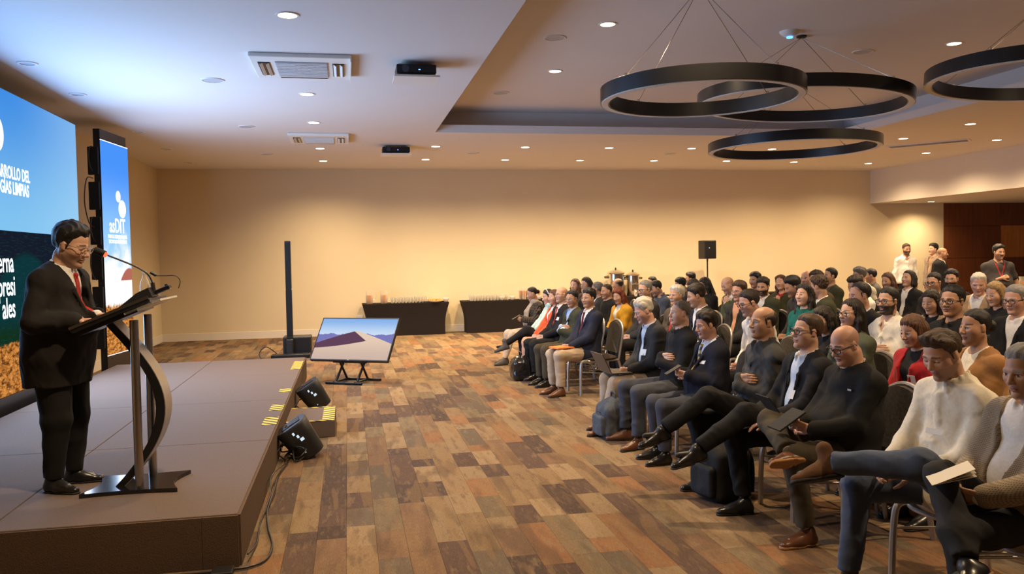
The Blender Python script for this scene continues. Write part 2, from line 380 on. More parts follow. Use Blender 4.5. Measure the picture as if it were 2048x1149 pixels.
def hand_prims(w, d, n, side, curl=.5, spread=.0, sc=1., thumb=None):
    """wrist w, finger direction d, palm normal n (towards the palm), side +1 = left hand"""
    d = nrm(d); n = nrm(n - d*(n @ d)); t = np.cross(d, n)*(1 if side > 0 else -1)     # t: towards the thumb
    pc = w + d*.05*sc
    L = [RC(w - d*.015, w + d*.02, .026*sc, .027*sc, .012, (n, .75)),
         RC(w + d*.02 + t*.014*sc, w + d*.082*sc + t*.02*sc, .024*sc, .019*sc, .012, (n, .62)),
         RC(w + d*.02 - t*.012*sc, w + d*.078*sc - t*.024*sc, .022*sc, .017*sc, .012, (n, .62))]
    for i, (o, ln) in enumerate(((.030, .070), (.0105, .080), (-.0095, .074), (-.0285, .058))):
        b = w + d*(.086 - abs(o-.008)*.18)*sc + t*o*sc
        dd = nrm(d + t*o*spread*8); a = b
        for j, (f, r0, r1) in enumerate(((.44, .0098, .0088), (.31, .0088, .0080), (.25, .0080, .0068))):
            ang = curl*(.55, 1.0, .75)[j]*(1 + .12*i)
            dd = nrm(dd*math.cos(ang) + n*math.sin(ang)*1.0) if j == 0 else nrm(dd*math.cos(ang) + nrm(n - dd*(n @ dd))*math.sin(ang))
            e = a + dd*ln*f*sc; L.append(RC(a, e, r0*sc, r1*sc, .0045)); a = e
    th = nrm(d*.62 + t*.72 + n*.28) if thumb is None else nrm(d*thumb[0] + t*thumb[1] + n*thumb[2])
    a = w + d*.022*sc + t*.022*sc; b = a + th*.042*sc; c2 = b + nrm(th*.75 + d*.5 + n*.25*curl)*.034*sc; e = c2 + nrm(th*.4 + d*.8 + n*.4*curl)*.026*sc
    return L + [RC(a, b, .0165*sc, .0125*sc, .012), RC(b, c2, .0122*sc, .0106*sc, .005), RC(c2, e, .0106*sc, .008*sc, .005)], pc

LEGS = dict(
    flat=((.43, .115, .53), (.44, .115, .085), (1, .12, 0), (.43, -.115, .53), (.43, -.115, .085), (1, -.12, 0)),
    fwd=((.44, .12, .52), (.58, .12, .085), (1, .15, 0), (.43, -.12, .53), (.48, -.12, .085), (1, -.1, 0)),
    back=((.43, .12, .53), (.36, .13, .085), (1, .2, 0), (.43, -.12, .53), (.40, -.12, .085), (1, -.1, 0)),
    wide=((.42, .18, .53), (.46, .2, .085), (1, .3, 0), (.42, -.18, .53), (.44, -.2, .085), (1, -.3, 0)),
    cross_l=((.43, .02, .73), (.76, -.02, .47), (.9, -.1, -.22), (.44, -.07, .53), (.40, -.03, .085), (1, -.1, 0)),
    cross_r=((.43, .07, .53), (.40, .03, .085), (1, .1, 0), (.43, -.02, .72), (.75, .04, .45), (.9, .1, -.25)),
    fig4_l=((.42, .24, .78), (.62, -.08, .71), (.93, -.25, -.12), (.44, -.13, .56), (.49, -.15, .085), (1, -.05, 0)),
    fig4_r=((.40, .10, .58), (.31, .08, .085), (1, .05, 0), (.42, -.33, .75), (.47, .10, .60), (.97, .15, .05)),
    hang_r=((.42, .10, .56), (.36, .12, .085), (1, .05, 0), (.44, -.06, .80), (.49, .20, .46), (.9, .25, -.25)),
    stand=((.03, .11, .51), (.0, .12, .085), (1, .22, 0), (.03, -.11, .51), (.0, -.12, .085), (1, -.22, 0)))
ARMS = dict(
    lap=((.25, .075, .64), (0, -.9, -.2), (.25, -.065, .635), (0, .9, -.2), (.85, -.35, -.1), (.85, .35, -.1), .55),
    thigh=((.33, .13, .64), (0, 0, -1), (.32, -.13, .64), (0, 0, -1), (1, -.15, -.15), (1, .15, -.15), .35),
    phone=((.27, .09, .80), (-.2, -.8, .3), (.27, -.075, .80), (-.2, .8, .3), (.75, -.5, .15), (.75, .5, .15), .9),
    low=((.27, .09, .70), (-.2, -.8, .3), (.27, -.09, .70), (-.2, .8, .3), (.75, -.5, .1), (.75, .5, .1), .8),
    crossed=((.235, .005, .79), (-1, .1, -.1), (.205, .0, .845), (-1, -.1, -.1), (-.38, -1, .0), (-.42, 1, .03), .3),
    chin=((.17, .06, .96), (-.6, -.3, 0), (.25, -.06, .68), (0, .5, -.8), (.05, -.05, 1), (.7, .5, -.1), .7),
    side=((.02, .26, .86), (0, -1, 0), (.02, -.26, .86), (0, 1, 0), (.1, 0, -1), (.1, 0, -1), .5))

def pose(sp):
    J = {}; f = sp['female']; stand = sp['legs'] == 'stand'
    k = .93 if f else 1.
    hz = .93 if stand else .535
    P = V(0, 0, hz); l1, l2 = sp['lean']; tw = sp.get('twist', 0); sl = sp.get('slant', 0)
    w1 = V(math.sin(l1), 0, math.cos(l1)); w2 = nrm(V(math.sin(l2), sl, math.cos(l2)))
    mid = P + w1*.25; N = mid + w2*.285
    u = nrm(np.cross(V(0, 1, 0), w2)); u = rot_axis(w2, tw) @ u; v = np.cross(w2, u)
    T = np.stack([u, v, w2], 1)
    yaw, pit, rol = sp['head']
    Hb = np.eye(3)
    H = rot_axis((0, 0, 1), yaw) @ rot_axis((0, 1, 0), pit) @ rot_axis((1, 0, 0), rol)
    A = N + w2*.045 + u*.012 + V(.02, 0, .0)*max(0, pit)
    hc = A + H @ V(.012, 0, .148)
    sh = .172*k*sp.get('wide', 1)
    J.update(P=P, mid=mid, N=N, T=T, H=H, hc=hc, A=A, w1=w1, k=k)
    g = sp.get('girth', 1)
    J['SL'] = N - w2*.06 + v*sh; J['SR'] = N - w2*.06 - v*sh
    a = list(ARMS[sp['arms']]) if isinstance(sp['arms'], str) else list(sp['arms'])
    dz = hz - .535 if (isinstance(sp['arms'], str) and sp['arms'] in ('phone', 'crossed', 'chin') and stand) else 0
    fwd = V(.5*(math.sin(l1)+math.sin(l2))*.45, 0, 0) if isinstance(sp['arms'], str) and sp['arms'] in ('phone', 'crossed', 'chin') else V(0, 0, 0)
    for i, q in ((0, 'L'), (1, 'R')):
        tgt = np.array(a[i*2], float) + V(0, 0, dz) + fwd; sgn = 1 if q == 'L' else -1
        hint = V(-.35, sgn*.55, -.75)
        e, w = two_bone(J['S'+q], tgt, .285*k, .255*k, hint)
        J['E'+q], J['W'+q] = e, w; J['n'+q] = np.array(a[i*2+1], float); J['d'+q] = np.array(a[4+i], float)
    J['curl'] = a[6]
    lg = LEGS[sp['legs']] if isinstance(sp['legs'], str) else sp['legs']
    for i, q in ((0, 'L'), (3, 'R')):
        sgn = 1 if q == 'L' else -1
        hp = V(.0, sgn*.09, hz - (.02 if stand else 0)); kn = hp + nrm(np.array(lg[i], float) - hp)*(.425 if stand else .445*k)
        an_t = np.array(lg[i+1], float)
        if stand: an = an_t
        else:
            an = kn + nrm(an_t - kn)*.435
            if an_t[2] < .1: an = V(an[0], an[1], .085)
        J['h'+q], J['k'+q], J['a'+q] = hp, kn, an; J['f'+q] = nrm(np.array(lg[i+2], float))
    return J
def torso_prims(J, sp, off, hem=False):
    g = sp.get('girth', 1); b = sp.get('belly', 0); k = J['k']; T = J['T']; u, v, w = T.T; P, mid, N = J['P'], J['mid'], J['N']
    sh = np.linalg.norm(J['SL'] - J['SR'])/2
    L = [RC(P + V(-.01, .07*g, .0), P + V(-.01, -.07*g, .0), .112*g + off, .112*g + off, .05),
         EL(mid - J['w1']*.06 + u*(.012 + b*.5), np.array([.112*g + b + off, .148*g + b*.6 + off, .15]), T, .06),
         EL(mid*.42 + N*.58 - u*.012, np.array([.112*g + off, .158*k*g + off, .19]), T, .06),
         RC(J['SL'] - w*.012 - v*.012, J['SR'] - w*.012 + v*.012, .058 + off*.8, .058 + off*.8, .05)]
    for q in (1, -1): L.append(RC(mid + v*q*.055*g + u*b*.3, P + v*q*.065*g + u*b*.15, .112*g + off, .118*g + off, .07))
    for q in 'LR':
        L.append(RC(N + w*.012 - u*.012, J['S'+q] + w*.012, .046 + off*.7, .05 + off, .04))
    if sp['female']:
        for q in (1, -1): L.append(EL(mid*.45 + N*.55 + u*.085 + v*q*.07, np.array([.055, .065, .065]) + off*.5, T, .05))
    return L
def arm_prims(J, q, off, frac=1., r=1.):
    S, E, W = J['S'+q], J['E'+q], J['W'+q]; W2 = E + (W - E)*frac
    r3 = .030 if frac >= 1 else .034
    return [RC(S, E, (.050 + off)*r, (.042 + off)*r, .035), RC(E, W2, (.041 + off)*r, (r3 + off)*r, .03)]
def leg_prims(J, q, off, frac=1., r=1., hemr=None):
    h, k, a = J['h'+q], J['k'+q], J['a'+q]; a2 = k + (a - k)*frac
    return [RC(h, k, (.088 + off)*r, (.060 + off)*r, .03), RC(k, a2, (.057 + off)*r, hemr if hemr else (.038 + off), .03)]

_mesh_cache = {}
def shoe_meshes(kind):
    if kind in _mesh_cache: return _mesh_cache[kind]
    up = [RC((-.032, 0, -.048), (.06, 0, -.052), .037, .039, .03, (V(0, 0, 1), .95)), RC((.06, 0, -.055), (.165, .004, -.062), .041, .031, .03, (V(0, 0, 1), .80)),
          RC((-.02, 0, -.04), (-.012, 0, .005 if kind != 'boot' else .065), .039, .040, .03), RC((.0, 0, -.012), (.10, 0, -.046), .037, .030, .03)]
    up.append(CUT(lambda X, Y, Z: Z + .075 + 0*X + 0*Y, (-.2, -.1, -.12), (.3, .1, -.06), .002))
    so = [RC((-.034, 0, -.079), (.06, 0, -.079), .039, .041, .01), RC((.06, 0, -.079), (.168, .004, -.079), .042, .033, .01)]
    zl, zh = -.085, (-.064 if kind in ('boot', 'deck') else -.071)
    so.append(CUT(lambda X, Y, Z: Z - zl + 0*X + 0*Y, (-.2, -.1, -.2), (.3, .1, -.05), .002)); so.append(CUT(lambda X, Y, Z: zh - Z + 0*X + 0*Y, (-.2, -.1, -.2), (.3, .1, .1), .002))
    if kind in ('dress', 'deck'):
        so.append(CUT(lambda X, Y, Z: np.maximum(np.abs(X - .022) - .016, Z + .0785) + 0*Y, (-.0, -.1, -.1), (.05, .1, -.05), .002))
    a = sdf_mesh('shoe', up, .007); b = sdf_mesh('sole', so, .006)
    a.materials.append(None); b.materials.append(None)
    _mesh_cache[kind] = (a, b); return a, b
def put(name, me, parent=None, mat=None, M=None):
    o = bpy.data.objects.new(name, me); C.objects.link(o); o.parent = parent
    if M is not None: o.matrix_local = M
    if mat is not None:
        if not me.materials: me.materials.append(mat)
        elif me.materials[0] is not mat: o.material_slots[0].link = 'OBJECT'; o.material_slots[0].material = mat
    return o
def mat4(R, t):
    M = np.eye(4); M[:3, :3] = R; M[:3, 3] = t; return Matrix(M.tolist())
def tube_mesh(name, pts, r, n=6, closed=False, taper=None):
    pts = [np.asarray(p, float) for p in pts]; m = len(pts); Vs = []; prev = None
    for i, p in enumerate(pts):
        a = pts[(i-1) % m] if (closed or i) else p; b = pts[(i+1) % m] if (closed or i < m-1) else p
        d = nrm(b - a)
        if prev is None:
            prev = nrm(np.cross(d, V(.31, .2, .93))) if abs(d[2]) < .9 else nrm(np.cross(d, V(1, .1, 0)))
        x = nrm(prev - d*(prev @ d)); prev = x; y = np.cross(d, x)
        rr = r*(taper[i] if taper else 1)
        for j in range(n):
            t = 2*math.pi*j/n; Vs.append(p + (x*math.cos(t) + y*math.sin(t))*rr)
    F = []
    for i in range(m if closed else m-1):
        for j in range(n):
            a, b = i*n + j, i*n + (j+1) % n; c, d = ((i+1) % m)*n + (j+1) % n, ((i+1) % m)*n + j
            F.append((a, b, c, d))
    return np.array(Vs), np.array(F)
def join_np(parts):
    P, F, o = [], [], 0
    for p, f in parts: P.append(p); F.append(f + o); o += len(p)
    return np.concatenate(P), np.concatenate(F)
def march(prims, p, d, n=40):
    p = np.asarray(p, float).copy(); d = nrm(d)
    for _ in range(n): p = p + d*float(eval_at(prims, p)[0])*.8
    return p
def slab(prims, T, pts, half, th, mat_name, axis=1, lift=.003):
    """ribbon laid on a garment: pts = list of (v, w) in torso frame relative to N; half widths; returns mesh arrays"""
    rows = []
    for (pt, hw) in zip(pts, half):
        row = []
        for s in (-1, 1):
            q = pt + T[:, 1]*hw*s
            row.append(march(prims, q + T[:, 0]*.45, -T[:, 0]) + T[:, 0]*lift)
        rows.append(row)
    Vs, F = [], []
    for a, b in rows: Vs += [a, b, b + T[:, 0]*th, a + T[:, 0]*th]
    n = len(rows)
    for i in range(n-1):
        for j in range(4):
            F.append((i*4 + j, i*4 + (j+1) % 4, (i+1)*4 + (j+1) % 4, (i+1)*4 + j))
    F.append((3, 2, 1, 0)); F.append(tuple((n-1)*4 + j for j in range(4)))
    return np.array(Vs), np.array(F)

def person(sp, loc, yaw, scale):
    """builds one person; sp = spec dict; returns the Empty root"""
    sp = dict(dict(female=False, lean=(-.12, .02), head=(0, .05, 0), arms='lap', legs='flat', skin='tan', hair=('short', 'black'),
              outer=('jacket', 'black_cloth'), shirt='white_shirt', pants='black_trouser', shoes=('dress', 'black_leather'), q=2, seed=1, vw=.07, wb=-.34), **sp)
    q = sp['q']; f = sp['female']; J = pose(sp)
    root = bpy.data.objects.new('person', None); C.objects.link(root)
    root.location = loc; root.rotation_euler = (0, 0, yaw); root.scale = (scale,)*3; root.empty_display_size = .2
    root['label'] = sp['label']; root['category'] = 'person'; root['group'] = sp.get('group', 'seated audience')
    hs = (.985 if not f else .955)*sp.get('hscale', 1)
    T, N, H, hc = J['T'], J['N'], J['H'], J['hc']; u, v, w = T.T
    hres = {0: .0038, 1: .0055, 2: .009}[q]; bres = {0: .02, 1: .026, 2: .04}[q]; cres = {0: .0085, 1: .013, 2: .02}[q]
    # body: one continuous surface
    pr = torso_prims(J, sp, -.012)
    nb = hc + H @ V(-.028, 0, -.07)*hs
    pr += [RC(N - w*.03, nb, .062*(.84 if f else 1)*sp.get('neck', 1), .054*(.84 if f else 1)*sp.get('neck', 1), .03)]
    for s in 'LR':
        pr += arm_prims(J, s, -.006); pr += leg_prims(J, s, -.014)
        a, fd = J['a'+s], J['f'+s]; pr += [RC(a - fd*.01 + V(0, 0, -.03), a + fd*.13 + V(0, 0, -.045) if fd[2] > -.2 else a + fd*.13, .03, .02, .02)]
    fine = [(hc, V(.155, .125, .165), hres)]
    pr += head_prims(H, hc, hs, f, q < 2)
    for s, sg in (('L', 1), ('R', -1)):
        hp, pc = hand_prims(J['W'+s], J['d'+s], J['n'+s], sg, J['curl'], sc=.93*(.9 if f else 1))
        pr += hp
        if sp.get('hide_'+s) is None: fine.append((pc + nrm(J['d'+s])*.035, V(.085, .085, .085), {0: .0046, 1: .007, 2: .011}[q]))
    def color(P):
        Cc = face_color(P, H, hc, hs, sp)
        sock = np.array(sp.get('sock', (.02, .02, .022)))
        for s in 'LR':
            a, k2 = J['a'+s], J['k'+s]
            d = RC(k2 + (a - k2)*.55, a, .075, .09)(*P.T); Cc[d < 0] = sock
            d = RC(a, a + J['f'+s]*.15, .085, .085)(*P.T); Cc[d < 0] = sock
        return Cc
    body = put('body', sdf_mesh('body', pr, bres, fine, [MAT['skin']], None, color), root)
    # hair
    st, hcn = sp['hair']
    if st != 'bald':
        hp = hair_prims(H, hc, hs, st, f, float(sp['seed'] % 7))
        rs = np.random.RandomState(sp['seed']); ph = rs.uniform(0, 6, 4); A = {'curly': .004, 'wavy': .005, 'long': .003, 'bob': .003}.get(st, 0)
        Hc = H.T
        def hn(x, y, z):
            px, py = x - hc[0], y - hc[1]; t = np.arctan2(px*H[0, 1] + py*H[1, 1], px*H[0, 0] + py*H[1, 0])
            return A*(np.sin(t*26 + 2.5*np.sin(z*(38 if st == 'wavy' else 9) + ph[0]) + ph[1]) + .6*np.sin(t*47 + z*14 + ph[2]))
        put('hair', sdf_mesh('hair', hp, {0: .0046, 1: .0065, 2: .0095}[q], (), [MAT['hair_'+hcn]], hn if A else None), root)
    # trousers or skirt
    pm = MAT[sp['pants']]; po = .014
    tp = [RC(J['P'] + V(-.01, .07, 0), J['P'] + V(-.01, -.07, 0), .115*sp.get('girth', 1) + .006, .115*sp.get('girth', 1) + .006, .04)]
    if sp.get('belly', 0) > .03: tp.append(EL(J['mid'] - J['w1']*.14 + u*.02, np.array([.12 + sp['belly']*.7, .15 + sp['belly']*.5, .1]), T, .05))
    for s in 'LR':
        tp += leg_prims(J, s, po, sp.get('hem', .90), sp.get('thick', 1), .055 if not f else .045)
    cuts = []
    for s in 'LR':
        a, k2 = J['a'+s], J['k'+s]; dd = nrm(a - k2); e = k2 + (a - k2)*sp.get('hem', .9)
        cuts.append(CUT((lambda e, dd: lambda X, Y, Z: np.maximum(-((X-e[0])*dd[0] + (Y-e[1])*dd[1] + (Z-e[2])*dd[2]), np.sqrt((X-e[0])**2 + (Y-e[1])**2 + (Z-e[2])**2) - .075))(e, dd), e - .1, e + .1, .004))
    put('trousers', sdf_mesh('trousers', tp + cuts, cres*1.1, (), [pm], folds(.0062, 25, sp['seed'])), root)
    # upper garments
    kind, om = sp['outer'][:2]; so = .006
    def neck_cut(r, dz, tilt=.35):      # open the neck of a garment
        c0 = N + w*dz; ax = nrm(w + u*tilt)
        return CUT(lambda X, Y, Z: np.maximum(RC(c0 - ax*.02, c0 + ax*.2, r, r*1.3)(X, Y, Z), -((X-c0[0])*ax[0] + (Y-c0[1])*ax[1] + (Z-c0[2])*ax[2])), c0 - .25, c0 + .25, .006)
    def vcut(wide, wb, wtop=.07):
        def fn(X, Y, Z):
            px, py, pz = X - N[0], Y - N[1], Z - N[2]
            a = px*u[0] + py*u[1] + pz*u[2]; b = px*v[0] + py*v[1] + pz*v[2]; c = px*w[0] + py*w[1] + pz*w[2]
            t = (c - wb)/(0 - wb)
            return np.maximum(np.abs(b) - wide*np.clip(t, -1, 1.6) , -(a - .0))*.9
        return CUT(fn, N - .75, N + .3, .007)
    def collar(off, h, r0=.069):
        c0 = N + w*.066 + u*.010; pts = []
        L = []; nk = .94 + .5*(sp.get('neck', 1) - 1)
        for i in range(13):
            t = -2.75 + 5.5*i/12
            dr = -u*math.cos(t)*.9 + v*math.sin(t)      # starts at the back
            dr = nrm(dr)
            pts.append(c0 + dr*(r0 + off)*(.88 if f else 1.)*nk - w*.052*(1 - math.cos(t + math.pi))*.5*0 - w*.050*(.5 - .5*math.cos(t)) + u*.010)
        for a, b in zip(pts[:-1], pts[1:]): L.append(RC(a - w*h*.1, b - w*h*.1, .0092, .0092, .008, (w, h/.019)))
        return L
    inner = []
    if kind in ('jacket', 'open'):
        inner = torso_prims(J, sp, so) + [neck_cut(.056 if not f else .05, .01)] + (collar(.004, .05) if sp.get('collar', True) else [])
        for s in 'LR':
            inner += [RC(J['E'+s] + (J['W'+s]-J['E'+s])*.6, J['E'+s] + (J['W'+s]-J['E'+s])*1.02, .042, .038, .01)] if sp.get('cuffs', True) else []
        put('shirt', sdf_mesh('shirt', inner, cres, (), [MAT[sp['shirt']]], folds(.0022, 40, sp['seed']+3)), root)
    oo = .022 if kind in ('jacket', 'open') else (.016 if kind == 'sweater' else .010)
    L = torso_prims(J, sp, oo)
    for s in 'LR':
        if sp.get('sleeve', 1) < 0: L.append(RC(J['S'+s], J['S'+s] + (J['E'+s] - J['S'+s])*(1 + sp['sleeve']), .050 + oo, .050 + oo, .035))
        else: L += arm_prims(J, s, oo - (.002 if kind == 'shirt' else 0), sp.get('sleeve', .93), 1.0)
        if kind in ('jacket', 'open') and sp['legs'] != 'stand':
            h2 = J['h'+s]; k2 = J['k'+s]; L.append(RC(h2 + V(-.06, 0, .0), h2 + (k2 - h2)*.2 + V(0, 0, -.01), .108, .104, .03))
        if sp['legs'] == 'stand' and kind in ('jacket', 'open'):
            h2 = J['h'+s]; sg_ = 1 if s == 'L' else -1; g_ = sp.get('girth', 1); b_ = sp.get('belly', 0); L += [RC(J['mid'] + v*sg_*.06*g_ + u*b_*.15, V(-.01, sg_*.07*g_, J['P'][2] - .2) + u*(b_*.1), .104*g_ + oo, .108*g_ + oo, .07), RC(J['mid']*.4 + J['N']*.6 + v*sg_*.07*g_, V(-.035, sg_*.065*g_, J['P'][2] - .2), .085*g_ + oo, .095*g_ + oo, .07)]
    hem_z = J['P'][2] - ({'shirt': .0, 'sweater': .03, 'jacket': .10, 'open': .1}[kind] if sp['legs'] != 'stand' else {'shirt': .04, 'sweater': .06, 'jacket': .22, 'open': .2}[kind])
    L.append(CUT(lambda X, Y, Z: Z - hem_z + 0*X + 0*Y, V(-.6, -.6, hem_z-.4), V(.6, .6, hem_z + .03), .004)) if kind in ('jacket', 'open') or sp['legs'] == 'stand' else None
    if kind in ('jacket', 'open'):
        vw, wb = sp['vw'], sp['wb']
        if kind == 'open': wb = -.62
        for s in (1, -1):       # lapels
            a0 = N + w*wb + u*0; top = N + w*.03 + v*s*vw*1.02
            P0 = march(L, N + w*(wb + .02) + v*s*(.012) + u*.45, -u); P1 = march(L, N + w*(-.10) + v*s*vw*.80 + u*.45, -u); P2 = N + w*.035 + v*s*.066 + u*.01
            P3 = N + w*.055 - u*.065 + v*s*.03
            L += [RC(P0, P1 + v*s*.012, .008, .017, .004, (u, .5)), RC(P1 + v*s*.012, P2 + v*s*.004, .017, .013, .004, (u, .6)), RC(P2, P3, .013, .014, .006)]
        L.append(vcut(vw, wb)); L.append(neck_cut(.068, .0, .5))
    elif kind == 'shirt':
        L.append(neck_cut(.055 if not f else .05, .008, .45)); L += collar(.006, .05)
        if sp.get('vneck'): L.append(vcut(sp['vneck'], -.10))
        P0 = march(L, N - w*.03 + u*.45, -u); prev = P0
        for i in range(5):
            nx = march(L, N - w*(.03 + .08*(i+1)) + u*.45, -u); L.append(RC(prev, nx, .006, .006, .004, (v, 2.2))); prev = nx
        for s in (1, -1):      # collar leaves
            b0 = N + w*.022 + u*.078 + v*s*.016; e0 = march(L, N - w*.045 + v*s*.05 + u*.4, -u); b1 = N + w*.045 + u*.03 + v*s*.068; L += [RC(b0, e0, .010, .007, .004, (u, .6)), RC(b1, e0*.55 + b0*.45, .010, .009, .004)]
    else:
        L.append(neck_cut(.058 if not f else .052, .005, .5))
        if sp.get('collar') is not False: L += collar(.010, .034)
        if sp.get('vneck'): L.append(vcut(sp['vneck'], -.2))
    nz = folds({'jacket': .0055, 'open': .0055, 'shirt': .0085, 'sweater': .0055}[kind], 26 if kind != 'shirt' else 27, sp['seed']+7)
    nm = {'jacket': 'jacket', 'open': 'jacket', 'shirt': 'shirt', 'sweater': 'sweater'}[kind]
    put(sp.get('outer_name', nm), sdf_mesh(nm, L, cres, (), [MAT[om]], nz), root)
    if kind == 'sweater' and sp.get('under'):
        put('shirt_collar', sdf_mesh('shirt_collar', collar(.0, .07, .067), max(cres*.7, .006), (), [MAT[sp['under']]]), root)
    if sp.get('tie'):
        vis = inner if inner else L
        n = 9; ws = [-.012 - (.40*i/(n-1)) for i in range(n)]
        P, F = slab(vis, T, [N + w*x for x in ws], [.016 + .016*i/(n-1) if i else .02 for i in range(n)], .006, 't')
        t = put('tie', np_mesh('tie', P, F, [MAT[sp['tie']]], smooth=False), root)
        kp = march(vis, N - w*.015 + u*.4, -u); put('tie_knot', sdf_mesh('tie_knot', [RC(kp + u*.004 + w*.006, kp + u*.006 - w*.018, .017, .011, .005)], .006, (), [MAT[sp['tie']]]), t)
    vis = L
    if sp.get('lanyard'):
        for s in (1, -1):
            n = 6; pp = [N + w*(.03 - .25*i/(n-1)) + v*s*(.075*(1 - i/(n-1)) + .004) for i in range(n)]
            P, F = slab(vis, T, pp, [.008]*n, .003, 'l', lift=.004); put('lanyard', np_mesh('lanyard', P, F, [MAT[sp['lanyard']]], smooth=False), root)
    if sp.get('badge'):
        bv, bw = sp['badge'][:2]; big = sp.get('badge_size', (.032, .025))
        a = march(vis, N + w*bw + v*bv + u*.5, -u); n1 = march(vis, N + w*(bw - .03) + v*bv + u*.5, -u); n2 = march(vis, N + w*bw + v*(bv + .03) + u*.5, -u)
        e1 = nrm(a - n1); e2 = nrm(n2 - a); e3 = nrm(np.cross(e2, e1)); e3 = -e3 if e3 @ u < 0 else e3
        Q = []
        for dz in (.004, .007):
            for sx, sy in ((-1, -1), (1, -1), (1, 1), (-1, 1)): Q.append(a + e3*dz + e2*sx*big[0] + e1*sy*big[1])
        Q = np.array(Q); Fq = np.array([(4, 5, 6, 7), (3, 2, 1, 0), (0, 1, 5, 4), (1, 2, 6, 5), (2, 3, 7, 6), (3, 0, 4, 7)])
        put('name_badge', np_mesh('name_badge', Q, Fq, [MAT['badge']], smooth=False), root)
    if sp.get('scarf'):
        pts = [N + w*(.03 - .02*math.cos(t)) + (-u*math.cos(t)*.9 + v*math.sin(t))*.085 for t in np.linspace(-3.0, 3.0, 13)]
        Lx = [RC(a, b, .035, .035, .02) for a, b in zip(pts[:-1], pts[1:])]
        for s in (1, -1):
            a = N + u*.08 + v*s*.03; b = march(vis, N - w*.16 + v*s*.06 + u*.4, -u) + u*.01; c2 = march(vis, N - w*.36 + v*s*.07 + u*.4, -u) + u*.012
            Lx += [RC(a, b, .035, .045, .02, (u, .6)), RC(b, c2, .045, .05, .02, (u, .5))]
        put('scarf', sdf_mesh('scarf', Lx, cres, (), [MAT[sp['scarf']]], folds(.006, 45, 5)), root)
    if sp.get('headband'):
        pts = [hc + H @ (V(.012 - .02*abs(math.cos(t))*0, math.cos(t)*.090, .036 + math.sin(t)*.106)*hs) for t in np.linspace(.15, math.pi-.15, 15)]
        put('headband', np_mesh('headband', *tube_mesh('hb', pts, .0075, 8), [MAT[sp['headband']]]), root)
    if sp.get('glasses'):
        gm = MAT[sp['glasses']]; parts = []; r = (.0022 if q < 2 else .003)*(1.5 if sp['glasses'] == 'dark_frame' else 1)
        gl = sp.get('glasses_z', .002); ex = .0325
        hp = lambda x, y, z: hc + H @ (V(x, y, z)*hs)
        for s in (1, -1):
            pts = [hp(.106 - abs(ex*s + math.cos(t)*.027)*.12, s*ex + math.cos(t)*.027, gl + math.copysign(abs(math.sin(t))**.8, math.sin(t))*.019) for t in np.linspace(0, 6.283, 19)[:-1]]
            parts.append(tube_mesh('r', pts, r, 5, True))
            parts.append(tube_mesh('t', [hp(.098, s*.060, gl+.008), hp(.088, s*.074, gl+.009), hp(.0, s*.083, gl+.008), hp(-.02, s*.082, gl-.006)], r, 5))
        parts.append(tube_mesh('b', [hp(.105, .007, gl+.006), hp(.109, 0, gl+.009), hp(.105, -.007, gl+.006)], r, 5))
        put('glasses', np_mesh('glasses', *join_np(parts), [gm]), root)
    # shoes
    if sp['shoes']:
        kd, sm = sp['shoes'][:2]; a, b = shoe_meshes(kd)
        for s, sg in (('L', 1), ('R', -1)):
            fd = J['f'+s]; sd = nrm(J['k'+s] - J['a'+s]); up = nrm(sp['sole'+s]) if sp.get('sole'+s) is not None else (V(0, 0, 1) if J['a'+s][2] < .1 else sd)
            up = nrm(up - fd*(up @ fd)); lf = np.cross(up, fd); R = np.stack([fd, lf, up], 1)
            o = put('shoe', a, root, MAT[sm], mat4(R, J['a'+s] + up*.0)); put('sole', b, o, MAT[sp['shoes'][2] if len(sp['shoes']) > 2 else 'black_rubber'])
    root['_'] = 0; del root['_']
    return root, J
